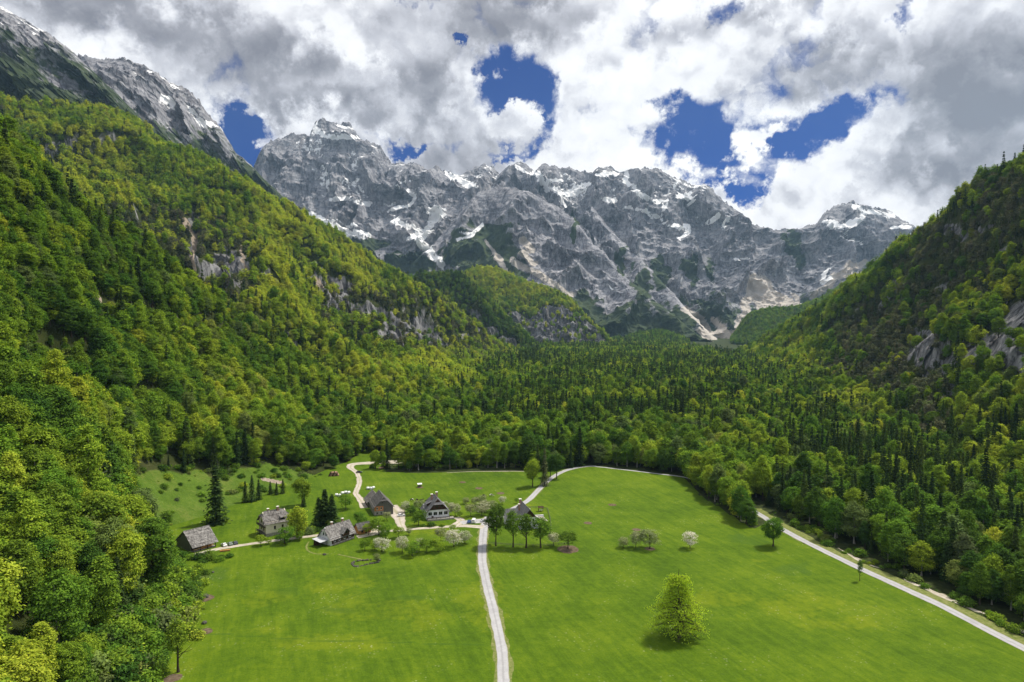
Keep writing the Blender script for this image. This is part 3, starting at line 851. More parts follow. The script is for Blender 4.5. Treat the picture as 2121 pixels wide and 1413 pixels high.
ribbon('footpath', [(640, 1122), (634, 1132), (640, 1142), (656, 1147), (680, 1147)], [0.9, 1.0], VERGE, 0.05, jitter=0.3, seed=15)
ribbon('yard', [(935, 1093), (950, 1084), (955, 1078), (945, 1072)], [5, 5, 4], GRAVEL, 0.082, jitter=0.6, seed=16)
ribbon('yard', [(1020, 1078), (985, 1080), (955, 1084)], [9, 7.5, 6], ROAD, 0.084, jitter=0.5, seed=17)
ribbon('yard', [(740, 1112), (765, 1108), (790, 1103)], [4, 3], GRAVEL, 0.086, jitter=0.6, seed=18)


def earth_patch(px, py, r, seed):
    c = gnd(px, py)
    n = 28
    a = np.linspace(0, 2 * math.pi, n, endpoint=False)
    rng = np.random.default_rng(seed)
    ring = []
    for k in (0.0, 0.55, 1.0):
        rr = r * k * (1 + 0.18 * fbm(np.stack([np.cos(a) * 1.5, np.sin(a) * 1.5, np.full(n, seed * 3.7)], -1), 2))
        ring.append(np.stack([c[0] + rr * np.cos(a), c[1] + rr * np.sin(a), 0 * a], -1))
    R = np.array(ring)
    R[..., 2] = zg(R[..., 0], R[..., 1]) + 0.05 + 0.002 * seed
    idx = np.arange(3 * n).reshape(3, n)
    nx = np.roll(idx, -1, axis=1)
    fc = np.stack([idx[:-1], idx[1:], nx[1:], nx[:-1]], -1).reshape(-1, 4)
    link('bare_earth_patch', mesh_np('bare_earth_patch', R.reshape(-1, 3), fc, [EARTH], smooth_sh=True), kind='structure')


for i, (a, b, r) in enumerate([(958, 1000, 2.2), (992, 1012, 2.6), (1037, 1021, 2.6), (1268, 1045, 2.6), (1218, 1084, 2.3), (1318, 1098, 2.3), (870, 1010, 2.4), (1177, 1137, 5.2), (1346, 1136, 2.6), (795, 968, 4.0), (425, 1240, 3.2), (424, 1308, 2.6), (357, 1405, 2.6)]):
    earth_patch(a, b, r, i)

# ------------------------------------------------------------------ trees: leaf and bark materials
def leaf_material(name, stops, dry=(0.175, 0.165, 0.115), transl=0.36):
    m, t = new_mat(name)
    a1 = t.n('ShaderNodeAttribute', attribute_name='tint', attribute_type='INSTANCER')
    a2 = t.n('ShaderNodeAttribute', attribute_name='dry', attribute_type='INSTANCER')
    geo = t.n('ShaderNodeNewGeometry')
    oi = t.n('ShaderNodeObjectInfo')
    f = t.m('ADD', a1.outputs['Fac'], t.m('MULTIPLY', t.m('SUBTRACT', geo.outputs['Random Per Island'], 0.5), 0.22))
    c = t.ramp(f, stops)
    c = t.mix(a2.outputs['Fac'], c, dry)
    v = t.m('ADD', 0.72, t.m('MULTIPLY', geo.outputs['Random Per Island'], 0.56))
    hs = t.n('ShaderNodeHueSaturation')
    t.put(hs.inputs['Color'], c)
    t.put(hs.inputs['Value'], v)
    t.put(hs.inputs['Hue'], t.m('ADD', 0.487, t.m('MULTIPLY', oi.outputs['Random'], 0.026)))
    c = hs.outputs[0]
    df = t.n('ShaderNodeBsdfDiffuse')
    tr = t.n('ShaderNodeBsdfTranslucent')
    t.put(df.inputs[0], c)
    t.put(tr.inputs[0], t.mix(1.0, c, (1.15, 1.1, 0.6), 'MULTIPLY'))
    mx = t.n('ShaderNodeMixShader')
    mx.inputs[0].default_value = transl
    t.t.links.new(df.outputs[0], mx.inputs[1])
    t.t.links.new(tr.outputs[0], mx.inputs[2])
    o = t.n('ShaderNodeOutputMaterial')
    t.t.links.new(mx.outputs[0], o.inputs[0])
    return m


LEAF = leaf_material('leaf', [(0.0, (0.028, 0.062, 0.018)), (0.3, (0.060, 0.128, 0.022)), (0.55, (0.125, 0.225, 0.025)), (0.8, (0.255, 0.360, 0.032)), (1.0, (0.42, 0.47, 0.048))])
NEEDLE = leaf_material('needle', [(0.0, (0.024, 0.046, 0.017)), (0.5, (0.052, 0.090, 0.024)), (1.0, (0.105, 0.155, 0.030))], transl=0.25)
BLOOM = leaf_material('blossom', [(0.0, (0.12, 0.17, 0.05)), (0.4, (0.27, 0.30, 0.15)), (0.75, (0.46, 0.47, 0.36)), (1.0, (0.66, 0.64, 0.58))], transl=0.3)
BARK = flat_mat('bark', (0.028, 0.022, 0.017), (0.085, 0.068, 0.052), 2.0, 0.95, 0.05, 5, 0.6, 0.05, (1, 1, .25))
PALEBARK = flat_mat('pale_bark', (0.16, 0.15, 0.13), (0.36, 0.34, 0.30), 2.0, 0.95, 0.05, 5, 0.6, 0.05, (1, 1, .25))


def cards(C, N, w, l, rng):
    """rhombic leaf sprays at centres C facing N"""
    n = len(C)
    N = N / (np.linalg.norm(N, axis=1, keepdims=True) + 1e-9)
    r = rng.normal(size=(n, 3))
    T = np.cross(N, r)
    T /= np.linalg.norm(T, axis=1, keepdims=True) + 1e-9
    B = np.cross(N, T)
    s = rng.uniform(0.7, 1.35, (n, 1))
    V = np.stack([C + T * l * s, C + B * w * s, C - T * l * s, C - B * w * s], 1).reshape(-1, 3)
    return V, np.arange(4 * n).reshape(n, 4)


def tube(path, radii, sides=7):
    path = np.asarray(path, float)
    k = len(path)
    T = np.gradient(path, axis=0)
    T /= np.linalg.norm(T, axis=1, keepdims=True) + 1e-9
    up = np.array((0.31, 0.95, 0.05))
    A = np.cross(T, up)
    A /= np.linalg.norm(A, axis=1, keepdims=True) + 1e-9
    B = np.cross(T, A)
    a = np.linspace(0, 2 * math.pi, sides, endpoint=False)
    V = path[:, None] + np.asarray(radii)[:, None, None] * (np.cos(a)[None, :, None] * A[:, None] + np.sin(a)[None, :, None] * B[:, None])
    idx = np.arange(k * sides).reshape(k, sides)
    nx = np.roll(idx, -1, axis=1)
    Fc = np.stack([idx[:-1], nx[:-1], nx[1:], idx[1:]], -1).reshape(-1, 4)
    return V.reshape(-1, 3), Fc


def merge(parts):
    V, Fc, o = [], [], 0
    for v, f in parts:
        V.append(v)
        Fc.append(f + o)
        o += len(v)
    return np.concatenate(V), np.concatenate(Fc)


def trunk_geo(H, r0, rng, limbs=6, lo=0.25, hi=0.75, reach=0.22, sides=7, up=0.7):
    z = np.linspace(0, 0.88, 8)
    bend = np.cumsum(rng.normal(0, 0.006, (8, 2)), axis=0) * H
    path = np.column_stack([bend[:, 0], bend[:, 1], z * H])
    parts = [tube(path, r0 * (1 - z) ** 0.8 + 0.02 + r0 * 0.5 * np.exp(-z * 30), sides)]
    for i in range(limbs):
        k = rng.uniform(lo, hi)
        p0 = np.array([np.interp(k, z, path[:, 0]), np.interp(k, z, path[:, 1]), k * H])
        a = rng.uniform(0, 6.283)
        L = reach * H * rng.uniform(0.7, 1.2) * (1.15 - 0.6 * k)
        d = np.array((math.cos(a), math.sin(a), up * rng.uniform(0.6, 1.3)))
        q = [p0 + d * L * s + np.array((0, 0, -0.10 * L * s * s)) + rng.normal(0, 0.03 * L, 3) * (s > 0) for s in (0, .35, .7, 1.0)]
        rr = r0 * (1 - k) ** 0.8 * 0.5
        parts.append(tube(q, [rr, rr * .7, rr * .45, rr * .15 + .01], 5))
    return merge(parts)


def broadleaf_geo(seed, H, R, ncl, per, csize, base=0.16, top=1.0, taper=0.0, lobes=9, flat=0.35, sag=0.0):
    """leaf sprays gathered in clumps on the lobes of an uneven crown"""
    rng = np.random.default_rng(seed)
    zc, rz = (base + top) / 2 * H, (top - base) / 2 * H
    L = [(np.array((0, 0, zc)), np.array((R * .80, R * .80, rz * .97)))]
    for i in range(lobes):
        a = i * 2.4 + rng.uniform(-.5, .5)
        h = rng.uniform(-0.75, 0.72)
        rr = R * math.sqrt(max(1 - h * h * 0.8, .1)) * (1 - taper * (h + 1) / 2) * rng.uniform(0.45, 0.72)
        s = R * rng.uniform(0.34, 0.52) * (1 - 0.35 * taper * (h + 1) / 2)
        L.append((np.array((math.cos(a) * rr, math.sin(a) * rr, zc + h * rz * 0.85)), np.array((s, s, s * rng.uniform(.8, 1.2)))))
    C, Nn = [], []
    tries = 0
    while len(C) < ncl and tries < ncl * 12:
        tries += 1
        k = 0 if rng.random() < 0.25 else rng.integers(1, len(L))
        c, r = L[k]
        n = rng.normal(size=3)
        n /= np.linalg.norm(n)
        if n[2] < -0.35 and rng.random() < 0.7:
            continue
        p = c + n * r * rng.uniform(0.82, 1.04)
        if taper and k == 0:
            hh = np.clip((p[2] - base * H) / ((top - base) * H), 0, 1)
            p[:2] *= 1 - taper * hh
        if p[2] < base * H * 0.75 or p[2] > top * H:
            continue
        deep = min(np.linalg.norm((p - c2) / r2) for j, (c2, r2) in enumerate(L) if j != k)
        if deep < 0.72:
            continue
        C.append(p)
        Nn.append(n)
    C, Nn = np.array(C), np.array(Nn)
    cs = csize * 2.3
    off = rng.normal(size=(len(C), per, 3)) * np.array((cs, cs, cs * flat))
    pts = C[:, None] + off
    # sprays droop outwards
    pts[..., 2] -= (sag + 0.22) * np.linalg.norm(off[..., :2], axis=-1)
    nn = Nn[:, None] * 0.75 + np.array((0, 0, 0.65)) + rng.normal(size=off.shape) * 0.36
    return cards(pts.reshape(-1, 3), nn.reshape(-1, 3), csize * 0.62, csize, rng)


def spruce_geo(seed, H, R, levels, arms, per, csize, base=0.06, droop=0.35):
    rng = np.random.default_rng(seed)
    C, Nn = [], []
    for i in range(levels):
        k = (i + rng.uniform(-.3, .3)) / levels
        z = (base + (1 - base) * k) * H
        r = R * (1 - k) ** 0.85 * rng.uniform(0.82, 1.12) + 0.12
        na = max(3, int(arms * (1 - 0.55 * k)))
        a0 = rng.uniform(0, 6.28)
        for j in range(na):
            a = a0 + j * 6.283 / na + rng.uniform(-.25, .25)
            L = r * rng.uniform(0.72, 1.15)
            for s in np.linspace(0.30, 1.0, per):
                lat = rng.normal(0, 0.10 * L, 2)
                C.append((math.cos(a) * L * s + lat[0], math.sin(a) * L * s + lat[1], z - droop * L * s ** 1.4 + rng.normal(0, .08) * csize))
                Nn.append((math.cos(a) * .45 + rng.normal(0, .3), math.sin(a) * .45 + rng.normal(0, .3), 0.75))
    return cards(np.array(C), np.array(Nn), csize * .5, csize, rng)


def tree_mesh(name, crown, trunk, leafmat, barkmat=None):
    barkmat = barkmat or BARK
    V, Fc = merge([crown, trunk])
    mi = np.zeros(len(Fc), int)
    mi[len(crown[1]):] = 1
    return mesh_np(name, V, Fc, [leafmat, barkmat], mi)


# individually built prototypes (crown and trunk are separate parts)
B_SPEC = [(18, 5.0, .14, .05), (21, 4.4, .18, .30), (16.5, 5.4, .12, 0), (22, 3.9, .2, .35), (15, 3.7, .10, .2), (19, 4.9, .16, .25)]
B_HI, S_HI = [], []
for i, (H, R, b, tp) in enumerate(B_SPEC):
    rng = np.random.default_rng(100 + i)
    cv = broadleaf_geo(10 + i, H, R, 400, 24, 0.27, base=b, taper=tp, lobes=11 + i % 3)
    tv = trunk_geo(H, 0.34, rng, 6)
    B_HI.append((mesh_np('crown', *cv, [LEAF]), mesh_np('trunk', *tv, [BARK if i % 3 else PALEBARK], smooth_sh=True)))
S_SPEC = [(25, 3.6), (22, 3.2), (27, 4.0), (19, 3.1)]
for i, (H, R) in enumerate(S_SPEC):
    rng = np.random.default_rng(200 + i)
    cv = spruce_geo(30 + i, H, R, 30, 9, 7, 0.62)
    tv = trunk_geo(H, 0.26, rng, 0)
    S_HI.append((mesh_np('crown', *cv, [NEEDLE]), mesh_np('trunk', *tv, [BARK], smooth_sh=True)))

# forest prototypes: kept outside the scene, used by the forest masses
protos = bpy.data.collections.new('forest_prototypes')
PROTO_ID = {}


pid = 0


def reg(key, me):
    global pid
    o = bpy.data.objects.new('p%02d' % pid, me)
    protos.objects.link(o)
    PROTO_ID.setdefault(key, []).append(pid)
    pid += 1


for i, (H, R, b, tp) in enumerate(B_SPEC):
    rng = np.random.default_rng(300 + i)
    reg('bm', tree_mesh('bm', broadleaf_geo(50 + i, H, R, 260, 15, 0.42, base=b, taper=tp, lobes=10), trunk_geo(H, .3, rng, 4, sides=6), LEAF, BARK if i % 2 else PALEBARK))
for i, (H, R, b, tp) in enumerate(B_SPEC[:4]):
    rng = np.random.default_rng(400 + i)
    reg('bf', tree_mesh('bf', broadleaf_geo(70 + i, H, R, 120, 9, 0.75, base=b, taper=tp, lobes=8), trunk_geo(H, .3, rng, 0, sides=4), LEAF, BARK))
for i, (H, R) in enumerate(S_SPEC):
    rng = np.random.default_rng(500 + i)
    reg('sm', tree_mesh('sm', spruce_geo(80 + i, H, R, 22, 7, 5, 0.85), trunk_geo(H, .25, rng, 0, sides=5), NEEDLE, BARK))
for i, (H, R) in enumerate(S_SPEC[:3]):
    rng = np.random.default_rng(600 + i)
    reg('sf', tree_mesh('sf', spruce_geo(90 + i, H, R, 13, 5, 3, 1.35), trunk_geo(H, .25, rng, 0, sides=4), NEEDLE, BARK))
# gaunt pines / larches of the rocky slopes
for i in range(3):
    rng = np.random.default_rng(700 + i)
    reg('pf', tree_mesh('pf', broadleaf_geo(95 + i, 15, 2.5, 80, 6, 0.75, base=.28, taper=.5, lobes=7), trunk_geo(15, .2, rng, 3, sides=4), NEEDLE, PALEBARK))
# shrubs
for i in range(3):
    rng = np.random.default_rng(800 + i)
    reg('sh', tree_mesh('sh', broadleaf_geo(110 + i, 4.0, 2.6, 90, 9, 0.40, base=.02, lobes=7), trunk_geo(3, .08, rng, 3, sides=4), LEAF, BARK))

# ------------------------------------------------------------------ where the trees stand
RNG = np.random.default_rng(2024)


def sample_grid(P, spacing):
    """even random points over a terrain grid, spaced in plan"""
    a, b, c = P[:-1, :-1], P[:-1, 1:], P[1:, :-1]
    area = np.abs((b - a)[..., 0] * (c - a)[..., 1] - (b - a)[..., 1] * (c - a)[..., 0])
    slope_area = np.linalg.norm(np.cross(b - a, c - a), axis=-1)
    area = np.maximum(area, slope_area * 0.55)
    n = int(area.sum() / spacing ** 2 * 2.2)
    cum = np.cumsum(area.ravel())
    k = np.searchsorted(cum, RNG.uniform(0, cum[-1], n))
    iv, iu = np.divmod(k, area.shape[1])
    s, q = RNG.random(n), RNG.random(n)
    pts = a[iv, iu] + (b - a)[iv, iu] * s[:, None] + (c - a)[iv, iu] * q[:, None]
    cell = np.floor(np.stack([pts[:, 0], pts[:, 1], pts[:, 2] * 0.8], -1) / spacing).astype(int)
    _, first = np.unique(cell, axis=0, return_index=True)
    return pts[first], iv[first], iu[first]


HH = {}
HC = 12.0
for nm, (P, *_r) in HILLS.items():
    q = P.reshape(-1, 3)
    ii = np.floor(q[:, :2] / HC).astype(int)
    for (a, b), z in zip(map(tuple, ii), q[:, 2]):
        if z > HH.get((a, b), -99):
            HH[(a, b)] = z

T = []   # (pts, kind array, tint, dry, scale)


def add_trees(pts, kind, tint, dry, scl):
    T.append((pts, np.asarray(kind), np.clip(tint, 0, 1), np.clip(dry, 0, 1), scl))


def patch(P, s, seed):
    return fbm(P / s, 3, seed=seed)


BIG_ZONES = {
    'near': dict(sp=5.7, con=0.12, tint=(.58, .24), dry=0.0),
    'mid': dict(sp=6.6, con=0.18, tint=(.77, .22), dry=0.0),
    'h1': dict(sp=7.6, con=0.40, tint=(.48, .2), dry=0.05),
    'h2': dict(sp=7.6, con=0.15, tint=(.78, .2), dry=0.0),
    'g1': dict(sp=8.0, con=0.10, tint=(.55, .12), dry=0.0),
    'a1': dict(sp=8.0, con=0.35, tint=(.5, .2), dry=0.0),
    'right': dict(sp=6.2, con=0.25, tint=(.60, .24), dry=0.0),
}
for nm, z in BIG_ZONES.items():
    P, rk, gr, dt = HILLS[nm]
    pts, iv, iu = sample_grid(P, z['sp'])
    px, py, d = proj(pts)
    r_, g_, d_ = rk[iv, iu], gr[iv, iu], dt[iv, iu]
    n = len(pts)
    keep = (RNG.random(n) > np.clip(r_ * 1.5, 0, .91)) & (g_ < 0.3) & ((pts[:, 2] > 2.0) | (py > 1500) | (d > 500)) & (d_ < 0.35) & (pts[:, 2] > -0.5)
    con_p = np.full(n, z['con']) + 0.30 * patch(pts, 130.0, 3)
    tint = z['tint'][0] + z['tint'][1] * (1.25 * patch(pts, 90.0, 4) + RNG.normal(0, .55, n))
    dry = np.full(n, z['dry'])
    shr = np.zeros(n, bool)
    sc = np.clip(RNG.normal(.90, .19, n), .45, 1.35)
    pine = np.zeros(n, bool)
    if nm == 'right':
        upper = blobs(px, py, [(1980, 560, 130, 130), (1820, 690, 110, 80), (1900, 760, 90, 60), (2080, 480, 80, 110), (1960, 880, 90, 50), (1720, 760, 60, 30), (2110, 420, 50, 50), (1850, 800, 120, 50)])
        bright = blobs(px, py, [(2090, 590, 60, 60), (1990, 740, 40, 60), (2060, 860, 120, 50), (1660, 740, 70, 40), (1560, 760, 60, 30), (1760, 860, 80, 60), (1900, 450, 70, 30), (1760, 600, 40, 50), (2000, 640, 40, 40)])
        pine = RNG.random(n) < np.clip(upper * .85 - bright * .7, 0, .85)
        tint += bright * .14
        con_p = con_p + upper * 0.12 - bright * .2
        sc = np.where(upper > .5, sc * .8, sc)
        con_p = np.where(py > 850, con_p + 0.22, con_p)
    if nm == 'mid':
        dull = blobs(px, py, [(760, 650, 110, 60), (880, 690, 120, 50), (960, 720, 100, 40), (420, 520, 110, 60), (470, 590, 80, 40), (240, 520, 70, 90), (60, 200, 90, 40), (330, 480, 60, 60), (900, 620, 60, 40)])
        pine = RNG.random(n) < np.clip(dull, 0, .62)
        con_p = con_p + dull * .15
        con_p = np.where((px < 260) & (py < 330), con_p - .1, con_p)
        tint += blobs(px, py, [(600, 500, 110, 80), (700, 560, 90, 60), (620, 640, 90, 60), (800, 790, 110, 40), (860, 840, 90, 40), (150, 330, 150, 60)]) * 0.12  # sunlit patches of the ridge put into the leaf colour as yellower tint
    if nm == 'h2':
        con_p = con_p - blobs(px, py, [(1080, 590, 110, 28), (1010, 560, 40, 20)]) * .3
        tint += blobs(px, py, [(1080, 595, 110, 28), (1010, 560, 40, 20)]) * .15  # sunlight along this crest painted into the leaves, tint raised
    if nm == 'near':
        young = blobs(px, py, [(430, 690, 90, 36), (120, 740, 90, 40), (300, 840, 60, 30), (250, 660, 80, 24)])
        con_p = con_p + blobs(px, py, [(200, 480, 60, 60), (480, 1020, 60, 30), (330, 560, 60, 40), (450, 960, 120, 40), (60, 430, 40, 60)]) * .35
        sc = np.where(young > .4, sc * .5, sc)
        tint += young * .1
        edge = blobs(px, py, [(330, 985, 60, 40), (230, 960, 60, 30), (80, 1390, 130, 30), (260, 1360, 80, 40)])
        sc = np.where(edge > .4, sc * .55, sc)
    if nm == 'near':
        big = blobs(px, py, [(120, 1180, 330, 260), (60, 960, 200, 120)])
        sc = sc * (1 + .22 * big)
        keep &= RNG.random(n) > .22 * big
        con_p = con_p - .06 * big
    con = RNG.random(n) < con_p
    sc = np.where(con, sc * .98, sc)
    kind = np.where(pine, 2, np.where(con, 1, 0))
    dry = dry + np.where(pine, RNG.uniform(.15, .75, n), 0) + np.where((kind == 0) & (RNG.random(n) < .07), .35, 0)
    tint = np.where(kind > 0, RNG.uniform(0, .9, n), tint)
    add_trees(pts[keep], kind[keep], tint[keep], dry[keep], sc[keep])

# the wood on the valley floor
sp = 6.0
gxx, gyy = np.meshgrid(np.arange(-330, 620, sp), np.arange(120, 2900, sp))
vp = np.stack([gxx.ravel(), gyy.ravel()], -1) + RNG.uniform(-.42, .42, (gxx.size, 2)) * sp
ci = np.floor(vp / HC).astype(int)
hz = np.array([HH.get((a, b), -99) for a, b in map(tuple, ci)])
rot = [(-1.5, 0), (1.5, 0), (0, 1.5), (0, -1.5)]
inside = in_poly(vp[:, 0], vp[:, 1], MEADOW)
vpx, vpy, vd = proj(np.column_stack([vp, np.zeros(len(vp))]))
roadside = stroke(vpx, vpy, [([(1222, 966), (1300, 974), (1420, 990)], 4), ([(1560, 1058), (1620, 1090), (1700, 1128), (1800, 1176), (1940, 1240), (2121, 1328), (2420, 1466)], 20), ([(1700, 1128), (2121, 1310)], 14), ([(726, 972), (735, 958), (790, 957), (850, 960)], 9), ([(740, 975), (860, 979), (1100, 977)], 4), ([(1228, 965), (1226, 930)], 4)])
ok = (hz < 1.5) & ~inside & (vpx > -300) & (vpx < 2500) & (vd > 120) & (roadside < .25)
ok &= ~((vp[:, 1] < 560) & (vp[:, 0] < -105))
vp, vpx, vpy = vp[ok], vpx[ok], vpy[ok]
V3 = np.column_stack([vp, np.zeros(len(vp))])
n = len(V3)
con_p = 0.38 + 0.55 * patch(V3, 110.0, 13) + 0.15 * blobs(vpx, vpy, [(1350, 780, 250, 30), (1000, 760, 200, 25), (1700, 960, 120, 60), (1900, 1000, 120, 80)]) - 0.5 * blobs(vpx, vpy, [(950, 940, 220, 40), (1330, 950, 140, 40), (1500, 1030, 90, 60), (860, 850, 90, 30)])
edge_d = smooth(990, 960, vpy) * 0
con = RNG.random(n) < con_p
tint = np.where(con, RNG.uniform(0, .85, n), 0.56 + .25 * (1.25 * patch(V3, 80.0, 14) + RNG.normal(0, .55, n)))
add_trees(V3, con.astype(int), tint, np.where(~con & (RNG.random(n) < .06), .35, 0.0), np.clip(RNG.normal(.86, .2, n), .4, 1.3) * np.where(con, 1.02, 1.0))

# a few scattered trees up on the rock shelves of the wall
pts = np.concatenate([t_[0] for t_ in T])
kind = np.concatenate([t_[1] for t_ in T])
tint = np.concatenate([t_[2] for t_ in T])
dry = np.concatenate([t_[3] for t_ in T])
scl = np.concatenate([t_[4] for t_ in T])
# leave out what a ridge hides and what stands far outside the view
px, py, d = proj(pts + np.array((0, 0, 10.0)))
inview = (px > -260) & (px < 2380) & (py > -200) & (py < 1700) & (pts[:, 1] > 60)
ix, iy = np.clip((px / ZB).astype(int), 0, ZW - 1), np.clip((py / ZB).astype(int), 0, ZH - 1)
# a little slack around each buffer cell
zslack = zbuf.copy()
for dx in (-1, 0, 1):
    for dy in (-2, -1, 0, 1):
        zslack = np.maximum(zslack, np.where(np.roll(np.roll(zbuf, dx, 1), dy, 0) < 1e8, np.roll(np.roll(zbuf, dx, 1), dy, 0), 0))
hidden = d > zslack[iy, ix] * 1.06 + 45
keep = inview & ~hidden
# nothing grows on the farm tracks or in the camera's lap
keep &= np.linalg.norm(pts - np.array((0, 0, CAMH)), axis=1) > 75
pts, kind, tint, dry, scl = pts[keep], kind[keep], tint[keep], dry[keep], scl[keep]
px, py, d = proj(pts)
print('TREES', len(pts), 'conifers', (kind == 1).sum())

# which trees show: paint crowns front to back on a small canvas
cw, ch = 1061, 707
canvas = np.zeros((ch, cw), bool)
shown = np.zeros(len(pts))
Hgt = np.where(kind == 0, 18.5, np.where(kind == 1, 22, 15)) * scl
Rad = np.where(kind == 0, 5.2, np.where(kind == 1, 3.0, 2.4)) * scl
order = np.argsort(d)
for i in order[:9000]:
    s = F / d[i] / 2
    x, yb, yt = px[i] / 2, py[i] / 2, py[i] / 2 - Hgt[i] * s
    r = Rad[i] * s
    x0, x1, y0, y1 = int(x - r * .8), int(x + r * .8) + 1, int(yt + .08 * (yb - yt)), int(yb - .12 * (yb - yt)) + 1
    if x1 <= 0 or y1 <= 0 or x0 >= cw or y0 >= ch:
        continue
    w_ = canvas[max(y0, 0):y1, max(x0, 0):x1]
    shown[i] = w_.size - w_.sum()
    w_[:] = True


def pick(kinds, nmax):
    c = np.where(np.isin(kind, kinds) & (px > 0) & (px < 2121) & (py - Hgt * F / d < 1400))[0]
    c = c[np.argsort(-shown[c])][:nmax]
    return c[shown[c] > 12]


ind_b = pick([0], 290)
ind_s = pick([1], 290)
is_ind = np.zeros(len(pts), bool)
is_ind[ind_b] = True
is_ind[ind_s] = True


def place_tree(name, protos_, p, s, rz, tint_, dry_, label, group, cat='tree', sz=None):
    root = bpy.data.objects.new(name, None)
    root.empty_display_size = 0.5
    COL.objects.link(root)
    root.location = p
    root.rotation_euler = (0, 0, rz)
    root.scale = (s * RNG.uniform(.88, 1.12), s * RNG.uniform(.88, 1.12), sz or s * RNG.uniform(.86, 1.16))
    root['label'], root['category'], root['group'] = label, cat, group
    for nm_, me in (('crown', protos_[0]), ('trunk', protos_[1])):
        o = bpy.data.objects.new(nm_, me)
        COL.objects.link(o)
        o.parent = root
        if nm_ == 'crown':
            o['tint'] = float(tint_)
            o['dry'] = float(dry_)
    return root


def zone_of(x, y, z):
    if x < 700 and z > 1.0 or x < 620:
        if y > 1180:
            return 'at the foot of the near hillside', 'foot of the near hillside'
        if y > 900:
            return 'low on the near hillside', 'low near hillside'
        if y > 650:
            return 'halfway up the near hillside', 'middle of the near hillside'
        return 'high on the near hillside', 'upper near hillside'
    if x > 1560:
        if z > 2:
            return 'on the slope under the cliffs', 'slope under the cliffs'
        return 'in the wood beside the straight road', 'wood beside the straight road'
    if x > 1230:
        return 'in the wood right of the meadow', 'wood right of the meadow'
    return 'in the wood closing the meadow', 'wood behind the meadow'


def ordinal(k):
    return '%d%s' % (k, 'th' if 10 <= k % 100 <= 20 else {1: 'st', 2: 'nd', 3: 'rd'}.get(k % 10, 'th'))


def label_trees(ids, describe):
    """label and group for each tree; look-alikes of one zone are counted from the left"""
    sets = {}
    for i in ids:
        zl, zgr = zone_of(px[i], py[i], pts[i, 2])
        sets.setdefault((describe(i), zl, zgr), []).append(i)
    out = {}
    for (what, zl, zgr), li in sets.items():
        li = sorted(li, key=lambda i: px[i])
        for k, i in enumerate(li):
            lb = f'{what} {zl}' + (f', {ordinal(k + 1)} from the left' if len(li) > 1 else '')
            out[i] = (lb, f'{what}s, {zgr}')
    return out


LB = label_trees(ind_b, lambda i: ('large ' if scl[i] > 1.0 else ('small ' if scl[i] < .8 else '')) + ('yellow-green' if tint[i] > .72 else ('dark green' if tint[i] < .42 else 'fresh green')) + ' broadleaf tree')
LS = label_trees(ind_s, lambda i: ('tall' if scl[i] > .95 else ('short' if scl[i] < .78 else 'middling')) + ' dark spruce')
for i in ind_b:
    place_tree('broadleaf_tree', B_HI[RNG.integers(len(B_HI))], pts[i] - np.array((0, 0, .4)), scl[i], RNG.uniform(0, 6.28), tint[i], dry[i], *LB[i])
for i in ind_s:
    place_tree('spruce_tree', S_HI[RNG.integers(len(S_HI))], pts[i] - np.array((0, 0, .4)), scl[i], RNG.uniform(0, 6.28), tint[i], dry[i], *LS[i])


def forest_object(name, sel, proto_fn, label, cat):
    p = pts[sel] - np.array((0, 0, .3))
    n = len(p)
    me = bpy.data.meshes.new(name)
    me.vertices.add(n)
    me.vertices.foreach_set('co', p.astype(np.float32).ravel())
    me.update()

    def attr(nm_, typ, data, key='value'):
        a = me.attributes.new(nm_, typ, 'POINT')
        a.data.foreach_set(key, np.asarray(data).ravel())
    attr('proto', 'INT', proto_fn(sel).astype(np.int32))
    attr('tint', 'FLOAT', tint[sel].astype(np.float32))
    attr('dry', 'FLOAT', dry[sel].astype(np.float32))
    attr('turn', 'FLOAT_VECTOR', np.column_stack([RNG.normal(0, .03, n), RNG.normal(0, .03, n), RNG.uniform(0, 6.28, n)]).astype(np.float32), 'vector')
    s = scl[sel]
    attr('size', 'FLOAT_VECTOR', np.column_stack([s * RNG.uniform(.82, 1.2, n), s * RNG.uniform(.82, 1.2, n), s * RNG.uniform(.82, 1.22, n)]).astype(np.float32), 'vector')
    o = link(name, me, kind='stuff', label=label, category=cat)
    ng = bpy.data.node_groups.new(name + '_nodes', 'GeometryNodeTree')
    ng.interface.new_socket('Geometry', in_out='INPUT', socket_type='NodeSocketGeometry')
    ng.interface.new_socket('Geometry', in_out='OUTPUT', socket_type='NodeSocketGeometry')
    N_ = ng.nodes
    gi, go = N_.new('NodeGroupInput'), N_.new('NodeGroupOutput')
    ip = N_.new('GeometryNodeInstanceOnPoints')
    ci_ = N_.new('GeometryNodeCollectionInfo')
    ci_.inputs['Collection'].default_value = protos
    ci_.inputs['Separate Children'].default_value = True
    ci_.inputs['Reset Children'].default_value = True
    ip.inputs['Pick Instance'].default_value = True

    def named(nm_, typ):
        q = N_.new('GeometryNodeInputNamedAttribute')
        q.data_type = typ
        q.inputs['Name'].default_value = nm_
        return next(s_ for s_ in q.outputs if s_.enabled and s_.name == 'Attribute')
    L = ng.links.new
    L(gi.outputs[0], ip.inputs['Points'])
    L(ci_.outputs[0], ip.inputs['Instance'])
    L(named('proto', 'INT'), ip.inputs['Instance Index'])
    L(named('turn', 'FLOAT_VECTOR'), ip.inputs['Rotation'])
    L(named('size', 'FLOAT_VECTOR'), ip.inputs['Scale'])
    L(ip.outputs[0], go.inputs[0])
    md = o.modifiers.new('forest', 'NODES')
    md.node_group = ng
    return o


